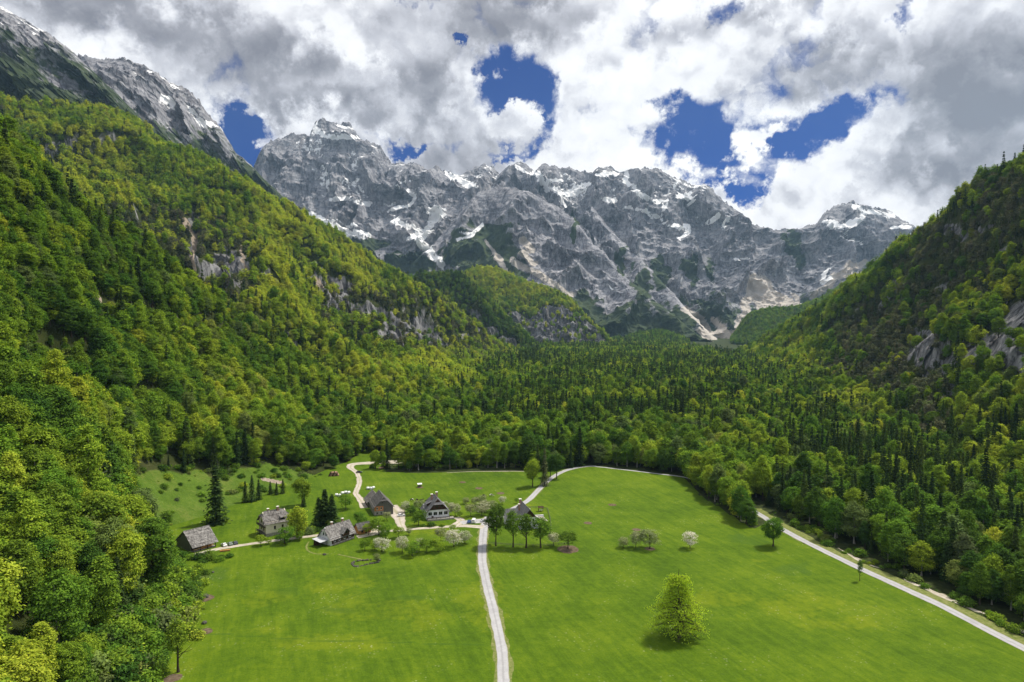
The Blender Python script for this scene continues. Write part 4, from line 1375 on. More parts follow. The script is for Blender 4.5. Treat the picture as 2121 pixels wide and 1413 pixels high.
def pf_broad(sel):
    dd = d[sel]
    near_ids, far_ids = np.array(PROTO_ID['bm']), np.array(PROTO_ID['bf'])
    return np.where(dd < 1000, near_ids[RNG.integers(len(near_ids), size=len(sel))], far_ids[RNG.integers(len(far_ids), size=len(sel))])


def pf_con(sel):
    dd = d[sel]
    a, b, c = (np.array(PROTO_ID[k]) for k in ('sm', 'sf', 'pf'))
    r = np.where(dd < 1000, a[RNG.integers(len(a), size=len(sel))], b[RNG.integers(len(b), size=len(sel))])
    return np.where(kind[sel] == 2, c[RNG.integers(len(c), size=len(sel))], r)


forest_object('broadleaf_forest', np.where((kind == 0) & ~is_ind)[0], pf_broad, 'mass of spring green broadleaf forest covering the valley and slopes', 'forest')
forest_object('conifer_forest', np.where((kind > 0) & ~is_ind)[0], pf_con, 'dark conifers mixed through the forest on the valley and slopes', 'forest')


# ------------------------------------------------------------------ the air of the valley
def build_haze():
    m = bpy.data.materials.new('valley_haze')
    m.use_nodes = True
    t = NT(m.node_tree)
    pv = t.n('ShaderNodeVolumePrincipled')
    o = t.n('ShaderNodeOutputMaterial')
    pv.inputs['Color'].default_value = (0.42, 0.70, 1.0, 1)
    pv.inputs['Density'].default_value = 2.8e-5
    pv.inputs['Anisotropy'].default_value = 0.25
    t.t.links.new(pv.outputs[0], o.inputs['Volume'])
    x0, x1, y0, y1, z0, z1 = -21500.0, 21500.0, -4500.0, 6900.0, -12.0, 2150.0
    bm = bmesh.new()
    bmesh.ops.create_cube(bm, size=1.0)
    for v in bm.verts:
        v.co = (x0 if v.co.x < 0 else x1, y0 if v.co.y < 0 else y1, z0 if v.co.z < 0 else z1)
    me = bpy.data.meshes.new('haze')
    bm.to_mesh(me)
    bm.free()
    me.materials.append(m)
    link('haze', me, kind='stuff', label='thin pale blue haze filling the valley air', category='haze')


build_haze()

# ------------------------------------------------------------------ building materials
def shingle_mat(name, c1, c2, c3):
    m, t = new_mat(name)
    v = t.n('ShaderNodeTexCoord').outputs['Object']
    vo = t.n('ShaderNodeTexVoronoi', feature='F1')
    t.put(vo.inputs['Vector'], t.vm('MULTIPLY', v, (1.6, 1.2, 1.2)))
    vo.inputs['Scale'].default_value = 1.0
    r = t.sep(vo.outputs['Color'])[0]
    n = t.noise(t.vm('MULTIPLY', v, (1.5, 0.5, 0.5)), 1.0, 6, 0.7)
    c = t.ramp(t.m('ADD', t.m('MULTIPLY', r, 0.40), t.m('MULTIPLY', n, 0.60)), [(0.2, c1), (0.5, c2), (0.85, c3)])
    finish(t, c, 0.9, t.m('ADD', n, r), 0.5, 0.08, 0.1)
    return m


M_GREYSH = shingle_mat('weathered_grey_shingle', (0.08, 0.076, 0.074), (0.175, 0.167, 0.162), (0.34, 0.325, 0.315))
M_BROWNSH = shingle_mat('brown_grey_shingle', (0.065, 0.058, 0.055), (0.15, 0.14, 0.135), (0.29, 0.275, 0.265))
M_SLATE = shingle_mat('dark_slate', (0.085, 0.085, 0.09), (0.125, 0.125, 0.132), (0.17, 0.17, 0.178))
M_DARKSH = shingle_mat('dark_shingle', (0.06, 0.058, 0.055), (0.105, 0.10, 0.098), (0.17, 0.165, 0.16))
M_TIN = flat_mat('dull_tin_roof', (0.36, 0.37, 0.40), (0.52, 0.53, 0.56), 1.2, 0.5, 0.4, 4, 0.2, 0.02, (4, .6, 1))
M_TERR = flat_mat('pinkish_roof_tiles', (0.30, 0.25, 0.24), (0.46, 0.40, 0.38), 1.5, 0.9)
M_WHITE = flat_mat('white_render', (0.62, 0.63, 0.66), (0.78, 0.78, 0.78), 0.6, 0.9, 0.1)
M_CREAM = flat_mat('cream_render', (0.62, 0.56, 0.45), (0.76, 0.71, 0.60), 0.6, 0.9, 0.1)
M_STONE = flat_mat('rough_stone', (0.18, 0.17, 0.155), (0.40, 0.375, 0.34), 1.6, 0.95, 0.1, 6, .8, .1)
M_BOARD = flat_mat('dark_brown_boards', (0.030, 0.018, 0.012), (0.085, 0.052, 0.034), 3.0, 0.8, 0.1, 5, .6, .05, (3, 3, .25))
M_GBOARD = flat_mat('grey_weathered_boards', (0.07, 0.07, 0.062), (0.165, 0.16, 0.14), 3.0, 0.85, 0.1, 5, .6, .05, (3, 3, .25))
M_OBOARD = flat_mat('orange_larch_boards', (0.28, 0.13, 0.045), (0.48, 0.25, 0.09), 2.5, 0.8, 0.1, 5, .6, .05, (3, 3, .25))
M_BRICK = flat_mat('orange_brick', (0.33, 0.12, 0.045), (0.52, 0.22, 0.09), 2.0, 0.9, 0.1, 6, .5, .05)
M_CHIM = flat_mat('brick_chimney', (0.22, 0.12, 0.08), (0.42, 0.27, 0.2), 2.5, 0.9)
M_CAPW = flat_mat('pale_cap', (0.66, 0.64, 0.58), (0.78, 0.76, 0.70), 2.0, 0.9)
M_WOODPALE = flat_mat('pale_timber', (0.38, 0.25, 0.12), (0.60, 0.42, 0.22), 2.0, 0.85)


def plain_mat(name, c, rough=0.4, spec=0.5, metal=0.0, coat=0.0):
    m, t = new_mat(name)
    b = finish(t, (*c, 1.0), rough, spec=spec)
    b.inputs['Metallic'].default_value = metal
    b.inputs['Coat Weight'].default_value = coat
    return m


M_GLASS = plain_mat('dark_window_glass', (0.012, 0.014, 0.016), 0.08, 0.6)
M_TYRE = plain_mat('tyre_rubber', (0.018, 0.018, 0.018), 0.8, 0.2)
M_RIM = plain_mat('alloy_rim', (0.45, 0.45, 0.46), 0.35, 0.5, 0.8)
M_LAMP = plain_mat('lamp_glass', (0.75, 0.76, 0.78), 0.15, 0.6)
M_PLAST = plain_mat('white_wrap', (0.72, 0.73, 0.74), 0.35, 0.5)


def geo_obj(name, V, faces, mat, parent=None, smooth_sh=False, **props):
    me = bpy.data.meshes.new(name)
    me.from_pydata([tuple(map(float, v)) for v in V], [], faces)
    me.materials.append(mat)
    if smooth_sh:
        me.polygons.foreach_set('use_smooth', [True] * len(me.polygons))
    me.update()
    return link(name, me, parent, **props)


def box_vf(x0, x1, y0, y1, z0, z1):
    V = [(x0, y0, z0), (x1, y0, z0), (x1, y1, z0), (x0, y1, z0), (x0, y0, z1), (x1, y0, z1), (x1, y1, z1), (x0, y1, z1)]
    return V, [(0, 3, 2, 1), (4, 5, 6, 7), (0, 1, 5, 4), (1, 2, 6, 5), (2, 3, 7, 6), (3, 0, 4, 7)]


def box(name, x0, x1, y0, y1, z0, z1, mat, parent=None, **props):
    return geo_obj(name, *box_vf(x0, x1, y0, y1, z0, z1), mat, parent, **props)


def slab(name, quad, th, mat, parent):
    """a board: four corners of its top and a thickness along its normal"""
    q = [Vector(p) for p in quad]
    n = (q[1] - q[0]).cross(q[3] - q[0])
    if n.length < 1e-6:
        n = (q[1] - q[0]).cross(q[2] - q[0])
    n.normalize()
    if n.z < 0:
        n = -n
    V = [tuple(p) for p in q] + [tuple(p - n * th) for p in q]
    return geo_obj(name, V, [(0, 1, 2, 3), (7, 6, 5, 4), (0, 4, 5, 1), (1, 5, 6, 2), (2, 6, 7, 3), (3, 7, 4, 0)], mat, parent)


def thing(name, label, cat, loc, rz=0.0, group=None):
    o = bpy.data.objects.new(name, None)
    COL.objects.link(o)
    o.location = loc
    o.rotation_euler = (0, 0, rz)
    o['label'], o['category'] = label, cat
    if group:
        o['group'] = group
    return o


def gable_walls(t, L, W, ez, rz_, mat, gmat=None, z0=-0.6, split=None, name='wall'):
    """long walls and gable ends; a gable may be boarded above height split"""
    h, w = L / 2, W / 2
    for s in (-1, 1):
        box(name, -h, h, s * w - 0.2, s * w + 0.2, z0, ez, mat, t)
        x = s * h
        if split is None:
            V = [(x, -w, z0), (x, w, z0), (x, w, ez), (x, 0, rz_), (x, -w, ez)]
            V += [(x - s * 0.4, b, c) for a, b, c in V]
            geo_obj(name, V, [(0, 1, 2, 3, 4), (9, 8, 7, 6, 5), (0, 5, 6, 1), (1, 6, 7, 2), (2, 7, 8, 3), (3, 8, 9, 4), (4, 9, 5, 0)], mat, t)
        else:
            box(name, *sorted((x, x - s * 0.4)), -w, w, z0, split, mat, t)
            k = (split - ez) / (rz_ - ez) if split > ez else 0.0
            yy = w * (1 - k)
            V = [(x + s * .1, -yy, split), (x + s * .1, yy, split), (x + s * .1, 0, rz_)]
            V += [(x - s * 0.3, b, c) for a, b, c in V]
            geo_obj('gable_boarding', V, [(0, 1, 2), (5, 4, 3), (0, 3, 4, 1), (1, 4, 5, 2), (2, 5, 3, 0)], gmat or mat, t)


def gable_roof(t, L, W, ez, rz_, mat, oh=0.9, og=0.7, courses=9, hip=(0.0, 0.0), hip_from=0.62, th=0.14, rng=None, ragged=0.05):
    """roof of overlapping shingle courses; hip = how far the ridge is cut back at the -x / +x end"""
    rng = rng or np.random.default_rng(int(L * 100 + W))
    h, w = L / 2 + og, W / 2
    pitch = (rz_ - ez) / w
    roof = geo_obj('roof', *box_vf(-h + hip[0], h - hip[1], -0.14, 0.14, rz_ - 0.12, rz_ + 0.16), mat, t)
    ylo, zlo = w + oh, ez - oh * pitch

    def ends(s):
        k = max(0.0, (s - hip_from) / (1 - hip_from))
        return -h + hip[0] * k, h - hip[1] * k
    for sd in (-1, 1):
        for i in range(courses):
            s0, s1 = i / courses, min((i + 1.25) / courses, 1.0)
            (a0, b0), (a1, b1) = ends(s0), ends(s1)
            y0, y1 = ylo * (1 - s0), ylo * (1 - s1)
            z0, z1 = zlo + (rz_ - zlo) * s0, zlo + (rz_ - zlo) * s1
            lift = 0.10
            j = rng.uniform(-ragged, ragged, 4)
            slab('shingle_course', [(a0 + j[0], sd * (y0 + j[1]), z0 + lift + 0.05), (b0 + j[2], sd * (y0 + j[1]), z0 + lift + 0.05), (b1, sd * y1, z1 + 0.03), (a1, sd * y1, z1 + 0.03)], th, mat, roof)
    for e, sx in ((0, -1), (1, 1)):
        if hip[e] > 0:
            yy = ylo * (1 - hip_from)
            zz = zlo + (rz_ - zlo) * hip_from
            X = sx * h
            xr = sx * (h - hip[e])
            n = max(2, int(courses * (1 - hip_from)))
            for i in range(n):
                k0, k1 = i / n, min((i + 1.2) / n, 1)
                slab('shingle_course', [(X + (xr - X) * k0 + sx * .08, -yy * (1 - k0), zz + (rz_ - zz) * k0 + 0.12), (X + (xr - X) * k0 + sx * .08, yy * (1 - k0), zz + (rz_ - zz) * k0 + 0.12),
                                        (X + (xr - X) * k1, max(yy * (1 - k1), .02), zz + (rz_ - zz) * k1 + 0.06), (X + (xr - X) * k1, -max(yy * (1 - k1), .02), zz + (rz_ - zz) * k1 + 0.06)], th, mat, roof)
    return roof


def window(t, face, u, z, w, h, L, W, frame=None, name='window', prj=0.0):
    """face: '-x' '+x' '-y' '+y'; u along the wall, z its sill"""
    frame = frame or M_WHITE
    ax, s = face[1], -1 if face[0] == '-' else 1
    base = (L / 2 if ax == 'x' else W / 2 + 0.2) + prj
    fr, b = 0.09, 0.05

    def mk(nm, a0, a1, z0, z1, d0, d1, mat, par):
        lo, hi = sorted((s * (base + d0), s * (base + d1)))
        return box(nm, lo, hi, a0, a1, z0, z1, mat, par) if ax == 'x' else box(nm, a0, a1, lo, hi, z0, z1, mat, par)
    o = mk(name, u - w / 2 - fr, u + w / 2 + fr, z - fr, z + h + fr, -0.02, 0.04, frame, t)
    mk('pane', u - w / 2, u - b / 2, z, z + h, 0.03, 0.06, M_GLASS, o)
    mk('pane', u + b / 2, u + w / 2, z, z + h, 0.03, 0.06, M_GLASS, o)
    mk('sill', u - w / 2 - .15, u + w / 2 + .15, z - .2, z - .1, 0.0, 0.16, frame, o)
    return o


def door(t, face, u, z, w, h, L, W, mat, prj=0.0):
    ax, s = face[1], -1 if face[0] == '-' else 1
    base = (L / 2 if ax == 'x' else W / 2 + 0.2) + prj
    lo, hi = sorted((s * (base - .02), s * (base + .06)))
    o = box('door', lo, hi, u - w / 2, u + w / 2, z, z + h, mat, t) if ax == 'x' else box('door', u - w / 2, u + w / 2, lo, hi, z, z + h, mat, t)
    lo, hi = sorted((s * (base + .06), s * (base + .12)))
    (box('handle', lo, hi, u + w * .32, u + w * .40, z + 1.0, z + 1.1, M_RIM, o) if ax == 'x' else box('handle', u + w * .32, u + w * .40, lo, hi, z + 1.0, z + 1.1, M_RIM, o))
    return o


def chimney(t, x, y, z0, z1, s=0.45):
    o = box('chimney', x - s, x + s, y - s, y + s, z0, z1, M_CHIM, t)
    box('chimney_cap', x - s - .15, x + s + .15, y - s - .15, y + s + .15, z1 + .01, z1 + .22, M_CAPW, o)
    return o


R_ = math.radians


def zat(x, y):
    return float(zg(np.array([x]), np.array([y]))[0])


# ------------------------------------------------------------------ the old shingled barn by the slope
def build_barn():
    x, y = -152.6, 327.0
    t = thing('barn', 'big old barn with weathered silver-grey shingle roof and open front, beside three parked cars', 'barn', (x, y, zat(x, y)), R_(51.5))
    L, W, ez, rz_ = 11.6, 15.4, 3.2, 8.7
    box('plinth', -L / 2 + .2, L / 2 - .2, -W / 2 + .2, W / 2 - .2, -1.0, 0.35, M_STONE, t)
    # front (-y) side is open between posts
    box('wall', -L / 2, L / 2, W / 2 - .2, W / 2 + .2, -.6, ez, M_GBOARD, t)
    for s in (-1, 1):
        xx = s * L / 2
        V = [(xx, -W / 2 + 2.0, -.6), (xx, W / 2 - .25, -.6), (xx, W / 2 - .25, ez), (xx, 0, rz_ - .1), (xx, -W / 2 + 2.0, ez + 1.3)]
        V += [(xx - s * .3, b, c) for a, b, c in V]
        geo_obj('wall', V, [(0, 1, 2, 3, 4), (9, 8, 7, 6, 5), (0, 5, 6, 1), (1, 6, 7, 2), (2, 7, 8, 3), (3, 8, 9, 4), (4, 9, 5, 0)], M_GBOARD, t)
    box('wall', -L / 2 + .32, -1.9, -W / 2 + 2.0, -W / 2 + 2.3, -.6, ez + 1.0, M_BOARD, t)
    box('wall', -1.88, L / 2 - .32, -W / 2 + 2.0, -W / 2 + 2.3, -.6, ez + 1.0, M_WOODPALE, t)
    for px_ in (-L / 2 + .3, -1.8, 1.6, L / 2 - .3):
        box('post', px_ - .14, px_ + .14, -W / 2 - .1, -W / 2 + .2, -.4, ez + .1, M_BOARD, t)
    box('rail', -L / 2 + .45, -1.95, -W / 2 - .05, -W / 2 + .1, 1.0, 1.2, M_WOODPALE, t)
    box('log_stack', -1.5, 3.9, -W / 2 + .9, -W / 2 + 1.9, .36, 1.5, M_OBOARD, t)
    gable_roof(t, L, W, ez, rz_, M_GREYSH, oh=1.3, og=.6, courses=12, ragged=.16)
    return t


build_barn()


# ------------------------------------------------------------------ chalet with balcony
def build_chalet():
    x, y = -122.4, 347.6
    t = thing('farmhouse', 'small cream chalet with balcony, hipped brown shingle roof and two chimneys, uphill of the track', 'house', (x, y, zat(x, y) + .3), R_(40))
    L, W, ez, rz_ = 11.6, 9.2, 6.9, 11.4
    gable_walls(t, L, W, ez, rz_ - .1, M_CREAM)
    box('plinth', -L / 2 - .12, L / 2 + .12, -W / 2 - .35, W / 2 + .35, -1.2, 1.2, M_STONE, t)
    rf = gable_roof(t, L, W, ez, rz_, M_BROWNSH, oh=1.1, og=1.0, courses=9, hip=(2.0, 2.4), hip_from=.58, ragged=.12)
    for u in (-1.9, 1.5):
        window(t, '-x', u, 2.6, 1.0, 1.4, L, W, M_BOARD)
        window(t, '-x', u * .75, 6.0, 0.9, 1.2, L, W, M_BOARD)
    window(t, '-y', 2.8, 3.0, .8, 1.4, L, W, M_BOARD)
    window(t, '-y', -1.2, 3.0, .8, 1.4, L, W, M_BOARD)
    door(t, '-y', 2.6, .2, 1.3, 2.1, L, W, M_BOARD, prj=.18)
    b = box('balcony', -L / 2 - 1.3, -L / 2 - .02, -W / 2 - .4, W / 2 + .4, 4.4, 4.6, M_BOARD, t)
    for k in range(13):
        yy = -W / 2 - .35 + k * (W + .6) / 12
        box('baluster', -L / 2 - 1.28, -L / 2 - 1.18, yy, yy + .38, 4.62, 5.5, M_GBOARD, b)
    box('handrail', -L / 2 - 1.34, -L / 2 - 1.14, -W / 2 - .4, W / 2 + .4, 5.52, 5.62, M_BOARD, b)
    b2 = box('terrace', -L / 2 - 1.6, -L / 2 - .13, -W / 2 - .6, W / 2 + .6, 1.3, 1.5, M_GBOARD, t)
    box('handrail', -L / 2 - 1.6, -L / 2 - 1.48, -W / 2 - .6, W / 2 + .6, 2.2, 2.3, M_BOARD, b2)
    for k in range(5):
        yy = -W / 2 - .55 + k * (W + 1.0) / 4
        box('post', -L / 2 - 1.6, -L / 2 - 1.45, yy, yy + .14, -1.0, 2.2, M_BOARD, b2)
    # dormer facing the track
    dm = geo_obj('dormer', [(2.0, -4.5, 6.6), (4.4, -4.5, 6.6), (4.4, -4.5, 8.3), (2.0, -4.5, 8.3), (2.0, -2.0, 8.7), (4.4, -2.0, 8.7), (2.0, -2.0, 6.6), (4.4, -2.0, 6.6)],
                 [(0, 1, 2, 3), (0, 3, 4, 6), (1, 7, 5, 2), (3, 2, 5, 4)], M_BOARD, t)
    slab('dormer_roof', [(1.6, -5.1, 8.25), (4.8, -5.1, 8.25), (4.8, -1.3, 9.5), (1.6, -1.3, 9.5)], .14, M_BROWNSH, dm)
    box('pane', 2.5, 3.9, -4.56, -4.52, 7.0, 7.9, M_GLASS, dm)
    chimney(t, -2.6, .8, 9.8, 12.2)
    chimney(t, 2.0, -.3, 10.2, 12.8, .5)
    return t


build_chalet()


# ------------------------------------------------------------------ white house with tin lean-to, and its shed
def build_white_house():
    x, y = -87.2, 336.4
    t = thing('farmhouse', 'long house with white gable, grey shingle roof and low tin porch, beside the orchard', 'house', (x, y, zat(x, y)), R_(55))
    L, W, ez, rz_ = 15.0, 8.4, 3.6, 8.3
    gable_walls(t, L, W, ez, rz_ - .1, M_WHITE)
    rf = gable_roof(t, L, W, ez, rz_, M_GREYSH, oh=1.0, og=.8, courses=10, hip=(1.6, 0), hip_from=.72, ragged=.14)
    for u, z in ((-1.1, 4.5), (.7, 4.5), (-.6, 1.4)):
        window(t, '-x', u, z, .8, 1.1, L, W, M_GBOARD)
    box('wall_boarding', -L / 2 + .6, L / 2 - .1, -W / 2 - .32, -W / 2 - .22, .6, ez - .1, M_BOARD, t)
    for k in range(4):
        window(t, '-y', -5.2 + k * 3.2, 1.5, 1.0, 1.1, L, W, M_WHITE, prj=.13)
    g = box('gallery', -L / 2 + 1.0, L / 2 - 1.0, -W / 2 - 1.5, -W / 2 - .34, .25, .42, M_GBOARD, t)
    for k in range(8):
        xx = -L / 2 + 1.1 + k * (L - 2.3) / 7
        box('post', xx, xx + .14, -W / 2 - 1.45, -W / 2 - 1.3, -.4, 2.7, M_GBOARD, g)
    box('handrail', -L / 2 + 1.0, L / 2 - 1.0, -W / 2 - 1.5, -W / 2 - 1.4, 1.2, 1.32, M_GBOARD, g)
    # cross gable in the long roof
    cx, cy0 = 1.6, -W / 2 - 1.2
    V = [(cx - 2.0, cy0, 3.0), (cx + 2.0, cy0, 3.0), (cx + 2.0, cy0, 4.6), (cx, cy0, 6.6), (cx - 2.0, cy0, 4.6)]
    V += [(a, -.5, c) for a, b, c in V]
    dm = geo_obj('dormer', V, [(0, 1, 2, 3, 4), (0, 5, 6, 1), (1, 6, 7, 2), (4, 9, 5, 0)], M_BOARD, t)
    for s in (-1, 1):
        slab('dormer_roof', [(cx + s * 2.5, cy0 - .6, 4.25), (cx + s * 2.5, -.4, 4.25), (cx, -.4, 6.85), (cx, cy0 - .6, 6.85)], .14, M_GREYSH, dm)
    box('pane', cx - .5, cx + .5, cy0 - .05, cy0 - .01, 4.2, 5.2, M_GLASS, dm)
    chimney(t, -2.4, .9, 7.3, 9.4, .42)
    chimney(t, 4.3, .6, 7.5, 9.7, .42)
    # porch
    p = thing_part('porch', t)
    for xx in (-L / 2 - 4.6, -L / 2 - .5):
        for yy in (-2.2, 2.4):
            box('post', xx, xx + .16, yy, yy + .16, -.5, 2.75 if yy < 0 else 3.1, M_BOARD, p)
    slab('porch_roof', [(-L / 2 - 5.2, -3.1, 2.7), (-L / 2 - .05, -3.1, 2.7), (-L / 2 - .05, 3.0, 3.5), (-L / 2 - 5.2, 3.0, 3.5)], .12, M_TIN, p)
    box('back_wall', -L / 2 - 4.5, -L / 2 - .3, 2.1, 2.3, -.5, 3.1, M_BOARD, p)
    box('bench', -L / 2 - 4.0, -L / 2 - 1.4, 1.3, 2.0, .05, .8, M_BOARD, p)
    return t


def thing_part(name, parent):
    o = bpy.data.objects.new(name, None)
    COL.objects.link(o)
    o.parent = parent
    return o


build_white_house()


def build_shed():
    x, y = -77.0, 348.6
    t = thing('shed', 'small orange boarded shed with grey shingle roof behind the white gabled house', 'shed', (x, y, zat(x, y)), R_(40))
    L, W, ez, rz_ = 6.6, 5.2, 2.5, 5.0
    gable_walls(t, L, W, ez, rz_ - .1, M_OBOARD)
    gable_roof(t, L, W, ez, rz_, M_DARKSH, oh=.7, og=.6, courses=6, ragged=.1)
    door(t, '-y', .6, -.1, 1.1, 2.0, L, W, M_BOARD)
    window(t, '-y', -1.6, .9, .8, .8, L, W, M_BOARD)
    return t


build_shed()


# ------------------------------------------------------------------ long barn with brick end
def build_brick_barn():
    x, y = -74.6, 387.0
    t = thing('barn', 'long dark barn with orange brick lower gable and grey boards, beside the gravel yard', 'barn', (x, y, zat(x, y)), R_(110))
    L, W, ez, rz_ = 16.0, 10.2, 4.9, 10.2
    gable_walls(t, L, W, ez, rz_ - .1, M_STONE, M_GBOARD, split=5.2)
    # the end that faces the track: brick over stone on one half, grey boards on the other
    X = -L / 2
    box('brick_panel', X - .16, X - .01, .2, W / 2 + .1, 2.6, 5.18, M_BRICK, t)
    box('board_panel', X - .14, X - .01, -W / 2 - .1, .1, .2, 5.18, M_GBOARD, t)
    for u in (1.4, 3.7):
        window(t, '-x', u, 3.4, .8, 1.2, L, W, M_CREAM, prj=.16)
    for u in (1.4, 3.6):
        window(t, '-x', u, .9, .7, .9, L, W, M_STONE)
    for u in (-.7, .6):
        window(t, '-x', u, 6.9, .6, .8, L, W, M_GBOARD, prj=.12)
    gable_roof(t, L, W, ez, rz_, M_DARKSH, oh=1.0, og=.9, courses=10, hip=(2.6, 0), hip_from=.66, ragged=.12)
    return t


build_brick_barn()


def build_wing():
    x, y = -81.8, 401.5
    t = thing('barn', 'lower grey-roofed barn wing behind the long brick-ended barn', 'barn', (x, y, zat(x, y)), R_(112))
    L, W, ez, rz_ = 11.0, 8.6, 3.4, 7.6
    gable_walls(t, L, W, ez, rz_ - .1, M_GBOARD)
    gable_roof(t, L, W, ez, rz_, M_BROWNSH, oh=.9, og=.4, courses=8, ragged=.12)
    door(t, '+y', .5, -.1, 2.4, 2.6, L, W, M_BOARD)
    return t


build_wing()


# ------------------------------------------------------------------ inn with slate roof and brown gable
def build_inn():
    x, y = -42.6, 378.2
    t = thing('farmhouse', 'white house with dark boarded gable, four big windows and slate half-hipped roof', 'house', (x, y, zat(x, y)), R_(107))
    L, W, ez, rz_ = 13.0, 12.2, 4.4, 11.2
    gable_walls(t, L, W, ez, rz_ - .15, M_WHITE, M_BOARD, split=5.4)
    gable_roof(t, L, W, ez, rz_, M_SLATE, oh=1.5, og=1.3, courses=12, hip=(3.4, 3.4), hip_from=.64, ragged=.04)
    for u in (-4.4, -1.5, 1.4, 4.3):
        window(t, '-x', u, 2.3, 2.0, 1.7, L, W, M_WHITE)
    for u in (-2.0, 0.6):
        window(t, '-x', u, 6.4, .9, 1.1, L, W, M_BOARD, prj=.1)
    box('balcony_board', -L / 2 - .5, -L / 2 - .12, -W / 2 - .4, W / 2 + .4, 5.3, 5.5, M_BOARD, t)
    tr = box('terrace', -L / 2 - 3.2, -L / 2 - .02, -W / 2 - 2.4, W / 2 + .2, -.4, .9, M_STONE, t)
    for k in range(7):
        yy = -W / 2 - 2.3 + k * (W + 2.4) / 6
        box('post', -L / 2 - 3.15, -L / 2 - 3.0, yy, yy + .15, .92, 1.8, M_BOARD, tr)
    box('handrail', -L / 2 - 3.2, -L / 2 - 2.98, -W / 2 - 2.4, W / 2 + .2, 1.82, 1.94, M_BOARD, tr)
    door(t, '-x', 3.0, -.1 + 1.02, 1.1, .9, L, W, M_BOARD)
    for k in range(3):
        window(t, '+y', -3.6 + k * 3.4, 2.0, 1.1, 1.2, L, W, M_BOARD)
    # shed dormer on the roof side seen from the road
    w2 = W / 2
    dm = geo_obj('dormer', [(-1.6, w2 - 1.3, 6.0), (1.8, w2 - 1.3, 6.0), (1.8, w2 - 1.3, 7.6), (-1.6, w2 - 1.3, 7.6), (-1.6, w2 - 4.0, 8.4), (1.8, w2 - 4.0, 8.4), (-1.6, w2 - 4.0, 6.0), (1.8, w2 - 4.0, 6.0)],
                 [(1, 0, 3, 2), (0, 6, 4, 3), (1, 2, 5, 7), (3, 4, 5, 2)], M_BOARD, t)
    slab('dormer_roof', [(-2.1, w2 - .5, 7.5), (2.3, w2 - .5, 7.5), (2.3, w2 - 4.6, 9.1), (-2.1, w2 - 4.6, 9.1)], .14, M_SLATE, dm)
    chimney(t, 1.2, 2.0, 8.6, 11.9, .5)
    chimney(t, 3.6, -1.2, 9.6, 12.3, .5)
    return t


build_inn()


# ------------------------------------------------------------------ house behind the tall roadside trees
def build_tree_house():
    x, y = 7.2, 361.0
    t = thing('farmhouse', 'white house with steep dark slate roof half hidden behind the tall roadside trees', 'house', (x, y, zat(x, y)), R_(104))
    L, W, ez, rz_ = 16.0, 9.6, 4.6, 10.4
    gable_walls(t, L, W, ez, rz_ - .1, M_WHITE, M_BOARD, split=6.2)
    gable_roof(t, L, W, ez, rz_, M_SLATE, oh=1.0, og=.8, courses=11, ragged=.04)
    for u in (-2.6, 0.2, 2.8):
        window(t, '-x', u, 1.3, 1.0, 1.3, L, W, M_BOARD)
        window(t, '-x', u * .8, 4.0, .9, 1.2, L, W, M_BOARD)
    for k in range(4):
        window(t, '+y', -6 + k * 3.6, 1.4, 1.0, 1.2, L, W, M_BOARD)
    chimney(t, 6.6, 1.2, 9.0, 12.0, .55)
    chimney(t, 2.0, 3.0, 7.4, 10.6, .4)
    # cross wing to the west
    V = [(2.0, W / 2 + .22, -.6), (8.0, W / 2 + .22, -.6), (8.0, W / 2 + 6.2, -.6), (2.0, W / 2 + 6.2, -.6)]
    wg = box('wing', 2.2, 7.8, W / 2 + .22, W / 2 + 5.4, -.6, 4.0, M_WHITE, t)
    V = [(2.2, W / 2 + 5.4, 4.0), (7.8, W / 2 + 5.4, 4.0), (5.0, W / 2 + 5.4, 7.4), (2.2, W / 2 + 5.0, 4.0), (7.8, W / 2 + 5.0, 4.0), (5.0, W / 2 + 5.0, 7.4)]
    geo_obj('gable', V, [(0, 1, 2), (5, 4, 3), (0, 3, 4, 1), (1, 4, 5, 2), (2, 5, 3, 0)], M_WHITE, wg)
    for s in (-1, 1):
        slab('wing_roof', [(5 + s * 3.6, W / 2 + 6.2, 3.3), (5 + s * 3.6, 1.2, 3.3), (5.0, 1.2, 7.75), (5.0, W / 2 + 6.2, 7.75)], .16, M_SLATE, wg)
    # tiled veranda on the meadow side
    vr = thing_part('veranda', t)
    for xx in (-6.5, -3.0, .6):
        box('post', xx, xx + .18, -W / 2 - 5.0, -W / 2 - 4.8, -.5, 3.2, M_WHITE, vr)
    slab('veranda_roof', [(-7.2, -W / 2 - 5.6, 3.2), (1.2, -W / 2 - 5.6, 3.2), (1.2, -W / 2 - .1, 4.3), (-7.2, -W / 2 - .1, 4.3)], .16, M_TERR, vr)
    box('parapet', 1.25, 1.6, -W / 2 - 5.6, -W / 2 - .25, -.5, 4.3, M_WHITE, vr)
    return t


build_tree_house()


def build_hut():
    p = gnd(1225, 946)
    t = thing('hut', 'small grey-roofed hut glimpsed among trees where the road enters the wood', 'hut', (p[0], p[1], 0), R_(70))
    L, W, ez, rz_ = 8.0, 6.0, 6.0, 9.4
    gable_walls(t, L, W, ez, rz_ - .1, M_GBOARD)
    gable_roof(t, L, W, ez, rz_, M_SLATE, oh=.8, og=.6, courses=6)
    door(t, '-x', 0, -.1, 1.1, 2.0, L, W, M_BOARD)
    return t


build_hut()


# ------------------------------------------------------------------ cars
def car_paint(name, c):
    return plain_mat(name, c, 0.3, 0.5, 0.0, 0.6)


